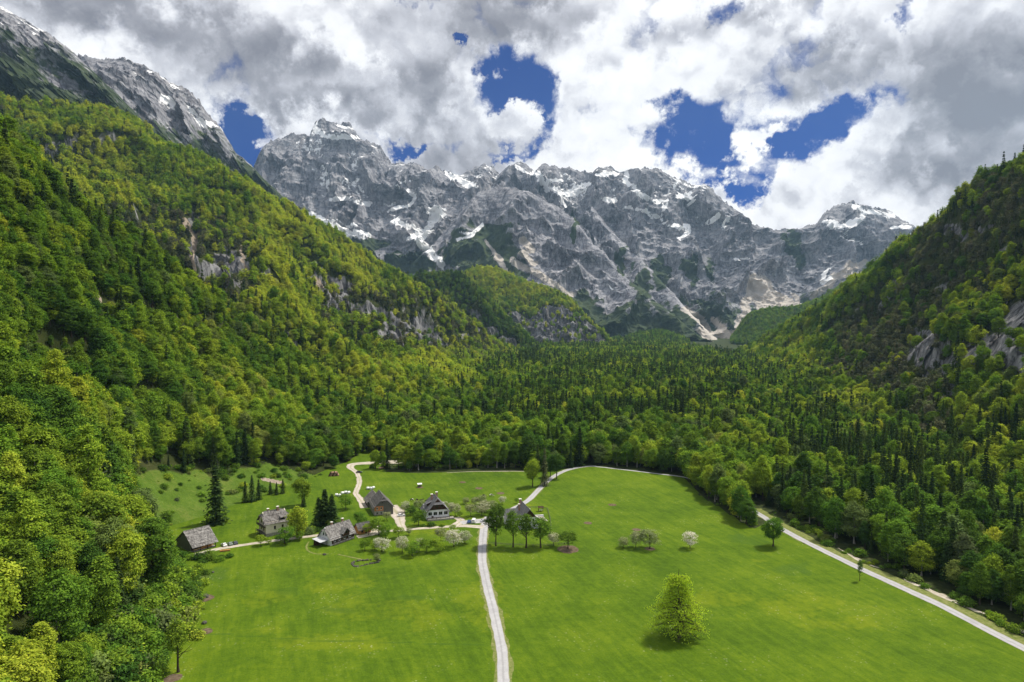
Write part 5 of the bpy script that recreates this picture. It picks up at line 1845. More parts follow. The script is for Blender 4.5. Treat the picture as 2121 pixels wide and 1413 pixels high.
def build_car(label, px_, py_, rz, paint, van=False, group=None):
    p = gnd(px_, py_)
    t = thing('parked_van' if van else 'parked_car', label, 'van' if van else 'car', (p[0], p[1], zat(p[0], p[1]) + .09), rz, group)
    L, w = (4.9, .95) if van else (4.3, .88)
    if van:
        prof = [(-L / 2, .35), (-L / 2, 1.75), (-L / 2 + .15, 1.95), (1.0, 1.95), (1.75, 1.15), (L / 2 - .05, .95), (L / 2, .35)]
        cab = [(.95, 1.12), (1.02, 1.86), (1.72, 1.14)]
    else:
        prof = [(-L / 2, .35), (-L / 2 + .02, .85), (-L / 2 + .35, .95), (-1.35, 1.40), (-.1, 1.45), (.95, .98), (L / 2 - .15, .78), (L / 2, .35)]
        cab = None
    n = len(prof)
    V = []
    for s in (-1, 1):
        for (a, b) in prof:
            inset = .16 if b > 1.2 else 0.0
            V.append((a, s * (w - inset), b))
    Fc = [tuple(range(n)), tuple(range(2 * n - 1, n - 1, -1))] + [(i, (i + 1) % n, n + (i + 1) % n, n + i)[::-1] for i in range(n)]
    geo_obj('body', V, Fc, paint, t)
    if van:
        geo_obj('windscreen', [(1.04, -.74, 1.93), (1.04, .74, 1.93), (1.76, .8, 1.18), (1.76, -.8, 1.18)], [(0, 1, 2, 3)], M_GLASS, t)
        for s in (-1, 1):
            geo_obj('side_window', [(.1, s * .86, 1.25), (.95, s * .86, 1.25), (.8, s * .82, 1.8), (.1, s * .82, 1.8)], [(0, 1, 2, 3)], M_GLASS, t)
        box('rear_window', -L / 2 - .02, -L / 2 - .005, -.7, .7, 1.25, 1.7, M_GLASS, t)
    else:
        geo_obj('windscreen', [(.0, -.70, 1.435), (.0, .70, 1.435), (.93, .80, 1.02), (.93, -.80, 1.02)], [(0, 1, 2, 3)], M_GLASS, t)
        geo_obj('rear_window', [(-1.42, -.7, 1.385), (-1.42, .7, 1.385), (-L / 2 + .42, .78, 1.0), (-L / 2 + .42, -.78, 1.0)], [(0, 1, 2, 3)], M_GLASS, t)
        for s in (-1, 1):
            geo_obj('side_window', [(-1.5, s * .895, 1.0), (.7, s * .895, 1.0), (-.05, s * .78, 1.38), (-1.25, s * .78, 1.38)], [(0, 1, 2, 3)], M_GLASS, t)
    for sx in (-1.35, 1.35):
        for s in (-1, 1):
            a = np.linspace(0, 2 * math.pi, 14, endpoint=False)
            V = [(sx + .32 * math.cos(k), s * (w - .06), .32 + .32 * math.sin(k)) for k in a] + [(sx + .32 * math.cos(k), s * (w + .03), .32 + .32 * math.sin(k)) for k in a]
            m = len(a)
            wh = geo_obj('wheel', V, [tuple(range(m)), tuple(range(m, 2 * m))] + [(i, (i + 1) % m, m + (i + 1) % m, m + i) for i in range(m)], M_TYRE, t)
            V = [(sx + .19 * math.cos(k), s * (w + .04), .32 + .19 * math.sin(k)) for k in a]
            geo_obj('rim', V, [tuple(range(m))], M_RIM, wh)
    for s in (-1, 1):
        box('headlight', L / 2 - .16, L / 2 + .005, s * .62 - .16, s * .62 + .16, .62, .76, M_LAMP, t)
    return t


P_WHITE, P_GREEN, P_NAVY, P_BLUE, P_DARK, P_SILV = (car_paint(*a) for a in (('white_paint', (.78, .78, .78)), ('grey_green_paint', (.17, .22, .18)), ('navy_paint', (.03, .035, .06)), ('blue_paint', (.02, .07, .22)), ('dark_paint', (.03, .032, .036)), ('silver_paint', (.52, .53, .55))))
build_car('white car parked nearest the old shingled barn', 464, 1131, R_(130), P_WHITE)
build_car('grey-green car parked between the white and navy cars by the barn', 476.5, 1129, R_(128), P_GREEN)
build_car('navy car parked third from the old shingled barn', 487, 1127, R_(126), P_NAVY)
build_car('white car parked alone on the gravel yard by the brick-ended barn', 831, 1069, R_(20), P_WHITE)
build_car('blue car parked at the road junction beside a white van', 972, 1083, R_(85), P_BLUE)
build_car('white van parked at the road junction beside a blue car', 981.5, 1082, R_(85), P_WHITE, van=True)
build_car('silver car standing at the road junction near the tall trees', 1003, 1080.5, R_(30), P_SILV)
build_car('dark car parked by the far wood edge at the end of the track', 744, 979, R_(10), P_DARK)


# ------------------------------------------------------------------ cows
M_COW = [flat_mat('dark_cow_hide', (.012, .010, .009), (.04, .03, .022), 1.2, .8), None]


def piebald():
    m, t = new_mat('piebald_cow_hide')
    v = t.n('ShaderNodeTexCoord').outputs['Object']
    n = t.noise(v, 1.3, 2, .5)
    finish(t, t.ramp(n, [(.46, (.02, .016, .013)), (.50, (.7, .68, .62))]), .8)
    return m


M_COW[1] = piebald()


def cow_mesh(grazing):
    """one skin: trunk, neck, head, legs and tail grown from a joint skeleton"""
    J = {'rump': ((-.75, 0, 1.15), .30), 'mid': ((-.1, 0, 1.08), .36), 'chest': ((.55, 0, 1.10), .34), 'neck': ((.95, 0, 1.25 if not grazing else .95), .20),
         'poll': ((1.30, 0, 1.50 if not grazing else .52), .14), 'muzzle': ((1.65, 0, 1.36 if not grazing else .18), .085), 'tail0': ((-1.0, 0, 1.20), .05), 'tail1': ((-1.12, 0, .75), .03), 'tail2': ((-1.13, 0, .45), .05)}
    E = [('rump', 'mid'), ('mid', 'chest'), ('chest', 'neck'), ('neck', 'poll'), ('poll', 'muzzle'), ('rump', 'tail0'), ('tail0', 'tail1'), ('tail1', 'tail2')]
    for s, nm_ in ((-1, 'l'), (1, 'r')):
        J['hip' + nm_] = ((-.78, .20 * s, .92), .19)
        J['stif' + nm_] = ((-.62, .22 * s, .72), .13)
        J['hock' + nm_] = ((-.92, .21 * s, .45), .07)
        J['fet' + nm_] = ((-.88, .21 * s, .12), .05)
        J['hoof' + nm_] = ((-.84, .21 * s, .03), .06)
        J['sho' + nm_] = ((.50, .20 * s, .85), .16)
        J['kne' + nm_] = ((.54, .20 * s, .45), .075)
        J['ff' + nm_] = ((.52, .20 * s, .12), .05)
        J['fh' + nm_] = ((.56, .20 * s, .03), .06)
        J['ear' + nm_] = ((1.24, .24 * s, 1.52 if not grazing else .58), .045)
        E += [('rump', 'hip' + nm_), ('hip' + nm_, 'stif' + nm_), ('stif' + nm_, 'hock' + nm_), ('hock' + nm_, 'fet' + nm_), ('fet' + nm_, 'hoof' + nm_), ('chest', 'sho' + nm_), ('sho' + nm_, 'kne' + nm_), ('kne' + nm_, 'ff' + nm_), ('ff' + nm_, 'fh' + nm_), ('poll', 'ear' + nm_)]
    keys = list(J)
    me = bpy.data.meshes.new('cow_bones')
    me.from_pydata([J[k][0] for k in keys], [(keys.index(a), keys.index(b)) for a, b in E], [])
    o = bpy.data.objects.new('cow_bones', me)
    COL.objects.link(o)
    sk = o.modifiers.new('skin', 'SKIN')
    for i, k in enumerate(keys):
        me.skin_vertices[0].data[i].radius = (J[k][1], J[k][1])
        me.skin_vertices[0].data[i].use_root = k == 'mid'
    o.modifiers.new('sub', 'SUBSURF').levels = 1
    dg = bpy.context.evaluated_depsgraph_get()
    dg.update()
    out = bpy.data.meshes.new_from_object(o.evaluated_get(dg))
    out.name = 'cow'
    bpy.data.objects.remove(o)
    out.polygons.foreach_set('use_smooth', [True] * len(out.polygons))
    return out


COWS = []
for gz_ in (True, False):
    for mt in M_COW:
        me = cow_mesh(gz_)
        me.materials.clear()
        me.materials.append(mt)
        COWS.append(me)
for i, (a, b, rz, k, lb) in enumerate([(853, 1038.5, 150, 1, 'piebald cow grazing at the near end of the line behind the slate-roofed house'), (863.5, 1039, 70, 0, 'dark cow grazing second in line behind the slate-roofed house'), (872.5, 1040, 15, 2, 'dark cow standing third in line behind the slate-roofed house'),
                                       (885, 1040.5, 190, 0, 'dark cow grazing right behind the slate roof ridge'), (1002, 1028.5, 20, 0, 'dark cow grazing near two bare rings in the back meadow'), (1017.5, 1027.5, 10, 1, 'piebald cow grazing at the outer end of the back meadow pair')]):
    p = gnd(a, b)
    o = link('cow', COWS[k], label=lb, category='cow', group='cows grazing in the back meadow')
    o.location = (p[0], p[1], zat(p[0], p[1]))
    o.rotation_euler = (0, 0, R_(rz))
    o.scale = (1.15, 1.15, 1.15)

# ------------------------------------------------------------------ small farm things
def bale_mesh():
    n = 16
    V, Fc = [], []
    prof = [(-.6, .3), (-.6, .52), (-.52, .6), (.52, .6), (.6, .52), (.6, .3)]
    for (a, r) in prof:
        for k in range(n):
            c = 2 * math.pi * k / n
            V.append((a, r * math.cos(c), .6 + r * math.sin(c)))
    for i in range(len(prof) - 1):
        for k in range(n):
            Fc.append((i * n + k, i * n + (k + 1) % n, (i + 1) * n + (k + 1) % n, (i + 1) * n + k))
    Fc += [tuple(range(n))[::-1], tuple(range((len(prof) - 1) * n, len(prof) * n))]
    me = bpy.data.meshes.new('bale')
    me.from_pydata(V, [], Fc)
    me.materials.append(M_PLAST)
    me.polygons.foreach_set('use_smooth', [True] * len(me.polygons))
    return me


BALE = bale_mesh()
for i, (a, b, rz) in enumerate([(697, 1027, 20), (703, 1028, 80), (709, 1023, 40), (716, 1021.5, 10), (722, 1022, 60)]):
    p = gnd(a, b)
    o = link('wrapped_bale', BALE, label=['white wrapped bale lying lowest of the five by the track bend', 'white wrapped bale second in the row of five by the track bend', 'white wrapped bale in the middle of the row of five by the track', 'white wrapped bale fourth in the row by the track bend', 'white wrapped bale closest to the gravel track'][i], category='bale', group='wrapped bales beside the gravel track')
    o.location = (p[0], p[1], zat(p[0], p[1]) + .02)
    o.rotation_euler = (0, 0, R_(rz))
    o.scale = (1.5, 1.5, 1.35)
for i, (a, b, rz) in enumerate([(762, 1013, 30), (768, 1013.5, 100), (773, 1012, 60)]):
    p = gnd(a, b)
    o = link('wrapped_bale', BALE, label=['greyish bale left of the trio behind the brick-ended barn', 'greyish bale in the middle of the trio behind the brick-ended barn', 'greyish bale right of the trio behind the brick-ended barn'][i], category='bale', group='bales behind the brick-ended barn')
    o.location = (p[0], p[1], zat(p[0], p[1]) + .02)
    o.rotation_euler = (0, 0, R_(rz))
    o.scale = (1.5, 1.5, 1.4)

p = gnd(869, 1009)
t = thing('hay_feeder', 'white roofed hay feeder standing on bare earth in the back meadow', 'feeder', (p[0], p[1], zat(p[0], p[1]) + .06), R_(15))
for xx in (-1.1, 1.1):
    for yy in (-.9, .9):
        box('post', xx - .07, xx + .07, yy - .07, yy + .07, -.1, 2.1, M_BOARD, t)
box('trough', -1.03, 1.03, -.82, .82, .5, 1.1, M_GBOARD, t)
slab('roof_panel', [(-1.5, -1.4, 2.0), (1.5, -1.4, 2.0), (1.5, 0, 2.6), (-1.5, 0, 2.6)], .08, M_PLAST, t)
slab('roof_panel', [(1.5, 1.4, 2.0), (-1.5, 1.4, 2.0), (-1.5, .01, 2.6), (1.5, .01, 2.6)], .08, M_PLAST, t)

p = gnd(692, 985)
t = thing('log_pile', 'pile of reddish brown logs by the far bend of the gravel track', 'log pile', (p[0], p[1], zat(p[0], p[1])), R_(12))
rr = np.random.default_rng(5)
for row in range(4):
    for k in range(9 - row):
        a = np.linspace(0, 2 * math.pi, 8, endpoint=False)
        cx_, cz_ = -3.4 + k * .8 + row * .4, .36 + row * .66
        r0, l0 = .36, 2.0 + rr.uniform(-.2, .2)
        V = [(cx_ + r0 * math.cos(c), -l0, cz_ + r0 * math.sin(c)) for c in a] + [(cx_ + r0 * math.cos(c), l0, cz_ + r0 * math.sin(c)) for c in a]
        geo_obj('log', V, [tuple(range(8))[::-1], tuple(range(8, 16))] + [(i, (i + 1) % 8, 8 + (i + 1) % 8, 8 + i) for i in range(8)], M_CHIM if k % 3 else M_BOARD, t)

for (a, b, rz, ln, lb) in [(466, 1142.5, 20, 4.5, 'stack of fresh orange planks beside the track below the barn cars'), (344, 1331, 18, 2.6, 'small stack of orange boards at the edge of the wood')]:
    p = gnd(a, b)
    t = thing('plank_stack', lb, 'plank stack', (p[0], p[1], zat(p[0], p[1])), R_(rz))
    for row in range(4):
        for k in range(3):
            box('plank', -ln / 2, ln / 2, -.6 + k * .42, -.2 + k * .42, .08 + row * .16, .21 + row * .16, M_OBOARD, t)

# shelter table by the house behind the trees
p = gnd(1120, 1059)
t = thing('garden_shelter', 'small wooden garden shelter with pale table beside the meadow fence', 'shelter', (p[0], p[1], zat(p[0], p[1])), R_(5))
for xx in (-1.2, 1.2):
    for yy in (-1.0, 1.0):
        box('post', xx - .08, xx + .08, yy - .08, yy + .08, -.1, 2.5, M_BOARD, t)
for s in (-1, 1):
    slab('roof_panel', [(-1.6, s * 1.4, 2.35), (1.6, s * 1.4, 2.35), (1.6, s * .01, 3.0), (-1.6, s * .01, 3.0)], .08, M_BOARD, t)
box('table_top', -.9, .9, -.5, .5, .75, .83, M_CAPW, t)
box('table_leg', -.1, .1, -.1, .1, 0, .74, M_BOARD, t)


def fence(label, pts_px, step=3.0, h=1.15):
    P = np.array([gnd(*q) for q in pts_px])
    t = thing('fence', label, 'fence', (P[0][0], P[0][1], 0))
    o0 = P[0].copy()
    for a, b in zip(P[:-1], P[1:]):
        L = np.linalg.norm(b - a)
        n = max(1, int(round(L / step)))
        for k in range(n):
            q = a + (b - a) * k / n - o0
            z = zat(*(a + (b - a) * k / n)[:2])
            box('post', q[0] - .07, q[0] + .07, q[1] - .07, q[1] + .07, z - .2, z + h, M_GBOARD, t)
        dr = (b - a) / L
        nn = np.array((-dr[1], dr[0], 0)) * .05
        for zz in (.5, .95):
            c0, c1 = a - o0 + dr * .1, b - o0 - dr * .1
            za, zb = zat(*a[:2]) + zz, zat(*b[:2]) + zz
            V = [(*(c0 - nn)[:2], za), (*(c1 - nn)[:2], zb), (*(c1 + nn)[:2], zb), (*(c0 + nn)[:2], za)]
            V += [(x_, y_, z_ + .12) for x_, y_, z_ in V]
            geo_obj('rail', V, [(0, 3, 2, 1), (4, 5, 6, 7), (0, 1, 5, 4), (1, 2, 6, 5), (2, 3, 7, 6), (3, 0, 4, 7)], M_GBOARD, t)
    return t


fence('grey rail fence closing the garden side of the slate house behind tall trees', [(1088, 1052), (1110, 1052), (1134, 1055), (1140, 1078), (1142, 1100)])
fence('grey rail fence running below the four tall roadside trees', [(1012, 1128), (1050, 1131), (1090, 1132), (1134, 1131), (1180, 1128)])

# ring of dark stones around the old garden, and loose boulders
M_DSTONE = flat_mat('dark_mossy_stone', (.035, .038, .03), (.13, .125, .105), 1.2, .95, .05, 6, .8, .1)


def stone_mesh(seed, r=1.0):
    bm = bmesh.new()
    bmesh.ops.create_icosphere(bm, subdivisions=2, radius=r)
    co = np.array([v.co[:] for v in bm.verts])
    k = 1 + .35 * fbm(co * 1.3 + seed * 7.1, 3, seed=seed)
    for v, s in zip(bm.verts, k):
        v.co = v.co * float(s)
        v.co.z *= .7
    me = bpy.data.meshes.new('stone')
    bm.to_mesh(me)
    bm.free()
    me.materials.append(M_DSTONE)
    return me


STONES = [stone_mesh(i) for i in range(5)]
p = gnd(755, 1167)
t = thing('garden_wall', 'ring of low dark mossy stones around an old garden plot in the meadow', 'stone wall', (p[0], p[1], zat(p[0], p[1])))
rr = np.random.default_rng(9)
ring = []
for k in range(46):
    a = 2 * math.pi * k / 46
    if 0.9 < a < 1.35:
        continue
    o = link('stone', STONES[k % 5], t)
    wob_ = 1 + .22 * math.sin(2 * a + .6) + .12 * math.sin(3 * a)
    o.location = (4.6 * wob_ * math.cos(a) + rr.normal(0, .25) + 1.2 * math.sin(a), 4.6 * wob_ * math.sin(a) + rr.normal(0, .25), .15)
    s = rr.uniform(.3, .75)
    o.scale = (s, s, s)
    o.rotation_euler = (0, 0, rr.uniform(0, 6))
for i, (a, b, s, lb) in enumerate([(425, 1238, 1.5, 'pale brown boulder on bare earth at the meadow edge under the wood'), (423, 1291, 1.0, 'grey boulder lying in the grass below the bare earth boulder'), (672, 1149, .9, 'dark boulder in the grass below the tin porch'), (441, 1187, .7, 'small brown boulder on the grass bank below the barn'), (862, 1144, .9, 'low boulder lying beneath the blossoming orchard trees')]):
    p = gnd(a, b)
    o = link('boulder', STONES[i % 5].copy(), label=lb, category='boulder', group='loose boulders in the meadow')
    o.location = (p[0], p[1], zat(p[0], p[1]) + .2 * s)
    o.scale = (s, s * .9, s)
    o.rotation_euler = (0, 0, i * 1.3)

# ------------------------------------------------------------------ single trees of meadow, orchard and farm
NP = HILLS['near'][0]
NPX, NPY, NPD = proj(NP)


def on_hill(px_, py_):
    """the point of the near hillside (or the floor) seen at a pixel"""
    g = gnd(px_, py_)
    k = np.argmin((NPX - px_) ** 2 + (NPY - py_) ** 2 + (np.arange(NP.shape[0])[:, None] > 160) * 1e6)
    q = NP.reshape(-1, 3)[k]
    e = math.hypot(NPX.ravel()[k] - px_, NPY.ravel()[k] - py_)
    if e < 6 and q[2] > .4 and q[1] < g[1]:
        return q
    return np.array((g[0], g[1], zat(g[0], g[1])))


def small_tree(seed, H, R, mat, ncl=120, per=14, cs=.20, base=.28, **kw):
    rng = np.random.default_rng(seed)
    cv = broadleaf_geo(seed, H, R, ncl, per, cs, base=base, lobes=8, **kw)
    tv = trunk_geo(H, .035 * H * .6, rng, 8, lo=.22, hi=.6, reach=.34, up=.8)
    return mesh_np('crown', *cv, [mat]), mesh_np('trunk', *tv, [BARK], smooth_sh=True)


FR_B = [small_tree(900 + i, 6.5, 3.0, BLOOM) for i in range(3)]
FR_L = [small_tree(910 + i, 6.5, 2.9, LEAF) for i in range(3)]
SL = [small_tree(920 + i, 16, 2.6, LEAF, 150, 13, .30, .30, taper=.2) for i in range(2)]
CON = [small_tree(930, 15, 5.0, LEAF, 330, 16, .36, .10, taper=.55)]
MAPLE = [small_tree(940 + i, 19, 5.6, LEAF, 330, 17, .36, .24) for i in range(2)]
AIRY = [small_tree(945 + i, 17, 4.6, LEAF, 170, 14, .34, .30, taper=.25) for i in range(2)]


def ptree(name, pro, px_, py_, hpx, label, group, tint_=.6, dry_=0.0, H0=6.5, wide=1.0, cat='tree', k=0):
    p = on_hill(px_, py_)
    _, _, dd = proj(p)
    H = hpx * float(dd) / F * 1.04
    s = H / H0
    o = place_tree(name, pro[k % len(pro)], p - np.array((0, 0, .08)), s * wide, (px_ * 7.3) % 6.28, tint_, dry_, label, group, cat, sz=s)
    return o


ORCH = [  # px, py, height px, blossom?, tint, label
    (756, 1140, 26, 0, .55, 'leafy fruit tree at the near end of the lower orchard row'), (776, 1139, 22, 0, .7, 'small light green fruit tree second in the lower orchard row'), (791, 1143, 28, 1, .75, 'white blossoming fruit tree third in the lower orchard row'),
    (833, 1145, 34, 1, .65, 'wide blossoming fruit tree in the middle of the lower orchard row'), (854, 1152, 30, 0, .6, 'green fruit tree standing lowest in the orchard'), (868, 1142, 26, 1, .45, 'pale blossoming fruit tree behind the lowest green one'), (883, 1145, 30, 0, .55, 'green fruit tree right of the lowest orchard tree'),
    (907, 1144, 28, 0, .72, 'light green fruit tree last but two in the lower orchard row'), (940, 1134, 36, 1, .85, 'whitest blossoming fruit tree, right end of the lower orchard'), (963, 1127, 27, 1, .55, 'blossoming fruit tree closest to the road bend'), (913, 1120, 26, 1, .35, 'greenish blossoming fruit tree above the lower orchard row'),
    (938, 1102, 15, 0, .7, 'bright green bushy fruit tree under the inn terrace road'), (785, 1108, 38, 0, .55, 'tall green tree by the gravel stub below the brick-ended barn'), (799, 1115, 30, 0, .6, 'green tree right of the gravel stub'), (825, 1114, 23, 0, .62, 'small green tree on the verge below the village track'),
    (847, 1108, 16, 1, .3, 'little pale fruit tree on the verge below the village track'), (747, 1092, 30, 0, .42, 'dull green tree behind the orange boarded shed'), (763, 1108, 24, 0, .68, 'round green bush tree beside the orange shed'), (867, 1089, 32, 0, .4, 'dark green tree on the lawn left of the inn'),
    (801, 1078, 17, 1, .35, 'pale bush against the brick gable of the barn'), (838, 1061, 22, 1, .6, 'blossoming tree right of the gravel yard'), (851, 1066, 20, 0, .15, 'dark tree between gravel yard and inn'), (869, 1060, 24, 1, .25, 'greenish tree just left of the slate roof'),
    (921, 1056, 18, 1, .55, 'blossoming tree just right of the slate roof'), (935, 1058, 17, 1, .6, 'second blossoming tree right of the slate roof'), (943, 1069, 25, 1, .5, 'larger blossoming tree right of the inn gable'), (952, 1072, 12, 0, .45, 'low green bush beside the inn drive'), (965, 1044, 14, 1, .3, 'little orchard tree at the back row end behind the inn'),
    (975, 1070, 26, 1, .3, 'green-white tree at the front of the back orchard'), (998, 1067, 27, 1, .55, 'tall blossoming tree in the middle of the back orchard'), (1004, 1059, 25, 1, .25, 'greenish tree behind the tall back-orchard blossom'), (984, 1047, 18, 1, .3, 'small tree in the second row of the back orchard'),
    (997, 1045, 20, 1, .25, 'slim tree in the second row of the back orchard'), (1019, 1060, 24, 1, .35, 'tree at the road side of the back orchard'), (1040, 1043, 16, 1, .7, 'lone round blossoming tree behind the back orchard'), (1070, 1041, 11, 0, .5, 'tiny tree just behind the slate house chimney'),
    (716, 1055, 31, 0, .5, 'round green tree left of the gravel track bend'), (590, 1127, 34, 0, .5, 'small green tree before the chalet on the track edge'), (540, 1131, 22, 0, .7, 'sapling at the track edge below the chalet balcony'), (556, 1128, 14, 0, .7, 'tiny sapling under the chalet on the track edge'),
    (621, 1120, 20, 0, .68, 'sapling under the bright conical tree'), (684, 1094, 18, 0, .7, 'small light tree behind the white gable chimneys'), (1291, 1134, 22, 1, .3, 'small thin tree left of the three meadow fruit trees'), (1317, 1134, 33, 1, .35, 'grey-green fruit tree in the middle of the meadow trio'),
    (1346, 1136, 40, 1, .25, 'largest wide fruit tree of the meadow trio'), (1429, 1135, 35, 1, .95, 'lone white blossoming tree in the long meadow'), (1147, 1131, 27, 1, .6, 'thin blossoming tree right of the four tall roadside trees'), (1177, 1136, 36, 0, .42, 'round dark tree on a ring of bare earth'),
    (780, 1165, 18, 1, .15, 'small pale tree at the corner of the stone ring')]
for i, (a, b, h, bl, tn, lb) in enumerate(ORCH):
    ptree('fruit_tree', FR_B if bl else FR_L, a, b, h, lb, 'single orchard and garden trees', tn, k=i, wide=1.0 + .12 * ((i * 37) % 5 - 2) / 2)

ptree('broadleaf_tree', MAPLE, 1027, 1132, 87, 'tallest dark green tree, first of the four beside the road junction', 'four tall trees by the junction', .34, H0=19, wide=.74)
ptree('broadleaf_tree', AIRY, 1063, 1134, 76, 'airy tree second of the four beside the road junction', 'four tall trees by the junction', .5, H0=17, wide=.85)
ptree('broadleaf_tree', SL, 1090, 1135, 72, 'thin slender tree third of the four beside the road junction', 'four tall trees by the junction', .45, H0=16, k=1)
ptree('broadleaf_tree', AIRY, 1120, 1134, 64, 'rounded tree fourth of the four beside the road junction', 'four tall trees by the junction', .5, H0=17, k=1, wide=1.15)
ptree('broadleaf_tree', MAPLE, 1601, 1132, 60, 'single round tree standing at the meadow end of the straight road', 'single trees of the meadow', .45, H0=19, k=1)
ptree('broadleaf_tree', CON, 616, 1115, 66, 'bright conical tree right of the chalet', 'single trees of the farm', .80, H0=15)
ptree('broadleaf_tree', SL, 368, 1392, 112, 'slender young tree alone on the grass before the near wood', 'single trees of the meadow', .62, H0=16)
ptree('broadleaf_tree', SL, 1781, 1204, 46, 'thin roadside tree leaning over the straight road', 'single trees of the meadow', .45, .2, H0=16, k=1, wide=.6)
ptree('broadleaf_tree', MAPLE, 625, 1047, 58, 'broad green tree on the slope above the chalet', 'single trees of the farm', .62, H0=19)
ptree('broadleaf_tree', MAPLE, 1103, 1008, 58, 'fresh green tree left of the far road', 'trees along the far road', .72, H0=19, k=1, wide=.8)
ptree('spruce_tree', S_HI, 1128, 1006, 74, 'slim brownish conifer beside the far road', 'trees along the far road', .8, .35, H0=24, wide=1.0)
ptree('broadleaf_tree', MAPLE, 1153, 992, 52, 'dark green tree where the far road leaves the meadow', 'trees along the far road', .25, H0=19, wide=.8)
ptree('broadleaf_tree', MAPLE, 1140, 988, 44, 'second dark tree behind the far road bend', 'trees along the far road', .3, H0=19, k=1, wide=.8)
for (a, b, h, w_, lb) in [(448, 1083, 112, 1.5, 'great dark spruce alone on the grass slope above the barn'), (660, 1090, 56, 1.9, 'shortest of three dark spruces behind the chalet'), (673, 1088, 80, 1.7, 'tallest of three dark spruces behind the chalet'), (688, 1092, 64, 1.8, 'dark spruce of three nearest the white house'),
                          (508, 1040, 42, 1.3, 'young dark spruce in the clump on the slope'), (522, 1038, 48, 1.3, 'tallest young spruce of the slope clump'), (536, 1034, 40, 1.3, 'young spruce at the upper side of the slope clump'), (560, 1024, 26, 1.4, 'first low spruce in the row above the path'), (573, 1025, 28, 1.4, 'second low spruce in the row above the path'), (586, 1022, 26, 1.4, 'third low spruce in the row above the path'), (630, 1050, 24, 1.4, 'small dark spruce beside the broad slope tree')]:
    ptree('spruce_tree', S_HI, a, b, h, lb, 'single spruces near the farm', .35, 0, H0=24, wide=w_, k=int(a) % 4)


# ------------------------------------------------------------------ the big lime in the meadow
LIME = leaf_material('lime_leaf', [(0.0, (0.26, 0.42, 0.02)), (0.6, (0.38, 0.54, 0.04)), (1.0, (0.50, 0.62, 0.06))], transl=0.5)


def build_lime():
    rng = np.random.default_rng(77)
    p = gnd(1405, 1320)
    p[2] = zat(p[0], p[1])
    H = 24.5
    z = np.linspace(0, .97, 16)
    ben = np.cumsum(rng.normal(0, .0045, (16, 2)), axis=0) * H
    path = np.column_stack([ben[:, 0], ben[:, 1], z * H])
    parts = [tube(path, .62 * (1 - z) ** .95 + .03 + .35 * np.exp(-z * 26), 10)]

    def prof(k):       # crown half width at height k (0..1)
        return np.interp(k, [.05, .14, .30, .42, .55, .68, .80, .92, 1.0], [6.6, 8.6, 8.7, 8.3, 6.2, 4.9, 4.0, 3.4, .8])
    tips, norms = [], []
    for i in range(92):
        k = .09 + .86 * ((i + rng.uniform(-.4, .4)) / 92)
        a = i * 2.399 + rng.uniform(-.4, .4)
        R = prof(k) * rng.uniform(.80, 1.08)
        p0 = np.array([np.interp(k * .93, z, path[:, 0]), np.interp(k * .93, z, path[:, 1]), k * .93 * H])
        up = .30 if k > .3 else .10
        d3 = np.array((math.cos(a), math.sin(a), 0))
        q = []
        side = np.array((-math.sin(a), math.cos(a), 0)) * rng.normal(0, .10)
        for s in np.linspace(0, 1, 6):
            q.append(p0 + d3 * R * s + side * R * s * s + np.array((0, 0, up * R * (s - .75 * s * s) - .13 * R * s ** 3)))
        q = np.array(q)
        r0 = .27 * (1 - k) + .06
        parts.append(tube(q, r0 * (1 - np.linspace(0, .92, 6)), 6))
        for s in np.linspace(.34, 1.0, 8):
            c = np.array([np.interp(s, np.linspace(0, 1, 6), q[:, m]) for m in range(3)])
            for b in range(3):
                dd_ = rng.normal(size=3)
                dd_[2] = abs(dd_[2]) * .25 - .10
                dd_ /= np.linalg.norm(dd_)
                e = c + dd_ * R * .24 * rng.uniform(.5, 1.2)
                if b < 2 and s > .4:
                    parts.append(tube(np.array([c, (c + e) / 2 + np.array((0, 0, .1)), e]), [.05, .035, .015], 4))
                tips.append(e)
                norms.append(dd_ + d3 * .5)
    tips, norms = np.array(tips), np.array(norms)
    per = 7
    off = rng.normal(size=(len(tips), per, 3)) * np.array((.55, .55, .30))
    pos = tips[:, None] + off
    pos[..., 2] -= .35 * np.linalg.norm(off[..., :2], axis=-1)
    nn = norms[:, None] * .4 + np.array((0, 0, .8)) + rng.normal(size=off.shape) * .5
    rr_ = np.linalg.norm(pos[..., :2], axis=-1).ravel()
    ok_ = (pos[..., 2].ravel() > 2.4) & ((rr_ > 3.0) | (RNG.random(rr_.size) < .45) | (pos[..., 2].ravel() > 17))
    cv = cards(pos.reshape(-1, 3)[ok_], nn.reshape(-1, 3)[ok_], .14, .24, rng)
    root = thing('lime_tree', 'big airy yellow-green lime tree alone in the front meadow', 'tree', p, .4)
    cr = link('crown', mesh_np('crown', *cv, [LIME]), root)
    cr['tint'], cr['dry'] = .6, 0.0
    link('trunk', mesh_np('trunk', *merge(parts), [BARK], smooth_sh=True), root)


build_lime()

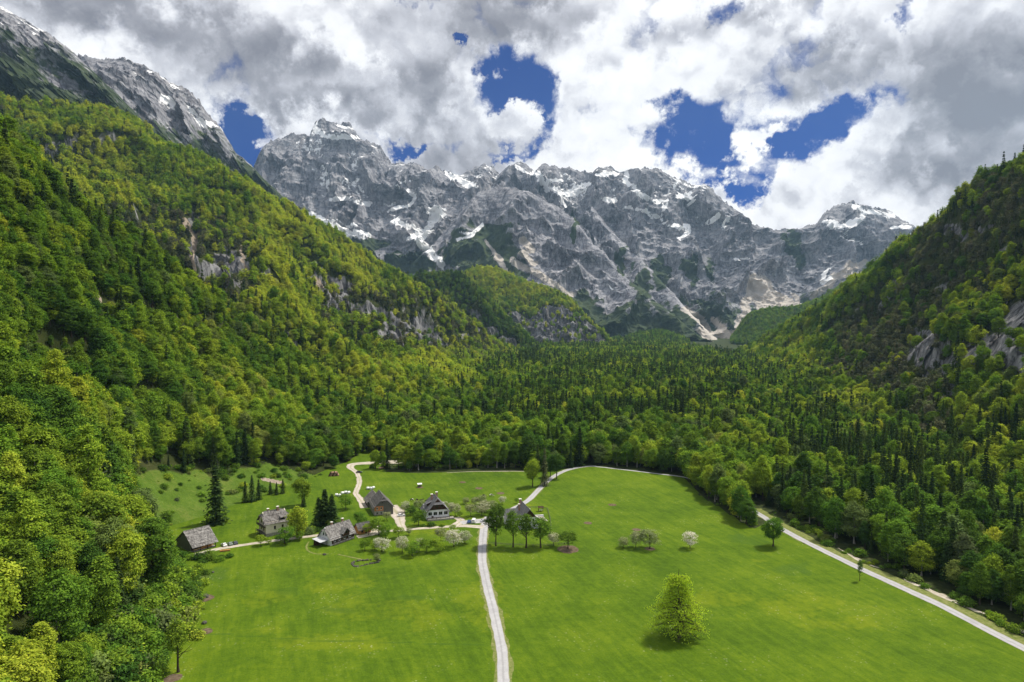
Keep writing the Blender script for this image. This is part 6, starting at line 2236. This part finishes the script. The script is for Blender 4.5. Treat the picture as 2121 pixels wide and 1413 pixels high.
# ------------------------------------------------------------------ undergrowth: scrub along the wood edges and on the grass slopes
def undergrowth():
    P = HILLS['near'][0][:110]
    p1, iv, iu = sample_grid(P, 2.6)
    ax, ay, ad = proj(p1)
    k1 = (HILLS['near'][2][iv, iu] > .15) & (RNG.random(len(p1)) < .10 + .4 * smooth(.7, .2, HILLS['near'][2][iv, iu]))
    k2 = (p1[:, 2] < 16) & (ay > 1150) & (RNG.random(len(p1)) < .85)
    k1 &= ~((ax > 360) & (ax < 640) & (ay > 1045))
    q1 = p1[k1 | k2]
    global N_K2
    N_K2 = k2[k1 | k2]
    # along the edge of the valley wood
    E = []
    for (a, b) in [((760, 968), (1100, 968)), ((1235, 962), (1420, 984)), ((1420, 984), (1560, 1085)), ((1600, 1068), (1780, 1160)), ((1780, 1160), (2121, 1312))]:
        A, B = gnd(*a)[:2], gnd(*b)[:2]
        n = int(np.linalg.norm(B - A) / 2.2)
        s = RNG.random(n)[:, None]
        E.append(A + (B - A) * s + RNG.normal(0, 2.6, (n, 2)) + np.array((1.5, 1.5)))
    E = np.concatenate(E)
    E = E[~in_poly(E[:, 0], E[:, 1], MEADOW)]
    ex, ey, _ = proj(np.column_stack([E, np.zeros(len(E))]))
    E = E[stroke(ex, ey, [([(1222, 966), (1290, 974), (1420, 990), (1480, 1010), (1580, 1071), (1620, 1095), (1700, 1136), (1800, 1185), (1940, 1250), (2121, 1340)], 9)]) < .2]
    q2 = np.column_stack([E, zg(E[:, 0], E[:, 1])])
    # rough clumps on the banks under the barn
    q3 = []
    for (a, b, rx, ry, n) in [(430, 1158, 45, 9, 26), (660, 1102, 20, 4, 10), (640, 1104, 14, 4, 8), (905, 1090, 25, 2, 9), (1500, 1080, 40, 14, 0), (408, 1210, 14, 36, 22), (400, 1290, 16, 40, 18), (290, 1400, 40, 20, 20)]:
        for _ in range(n):
            g = gnd(a + RNG.normal(0, rx * .5), b + RNG.normal(0, ry * .5))
            q3.append((g[0], g[1], zat(g[0], g[1])))
    q = np.concatenate([q1, q2, np.array(q3)])
    return q


UG = undergrowth()
n0 = len(pts)
pts = np.concatenate([pts, UG])
kind = np.concatenate([kind, np.full(len(UG), 3)])
tint = np.concatenate([tint, np.clip(RNG.normal(.5, .16, len(UG)), 0, 1)])
dry = np.concatenate([dry, np.where(RNG.random(len(UG)) < .15, .4, 0)])
ug_s = RNG.uniform(.22, .85, len(UG)) ** 1.2
ug_s[:len(N_K2)] *= np.where(N_K2, 1.7, 1.0)
scl = np.concatenate([scl, ug_s])
d = np.concatenate([d, np.full(len(UG), 300.0)])
SH_ID = np.array(PROTO_ID['sh'])
forest_object('undergrowth', np.arange(n0, len(pts)), lambda sel: SH_ID[RNG.integers(len(SH_ID), size=len(sel))], 'low green scrub along the wood edges and banks', 'scrub')
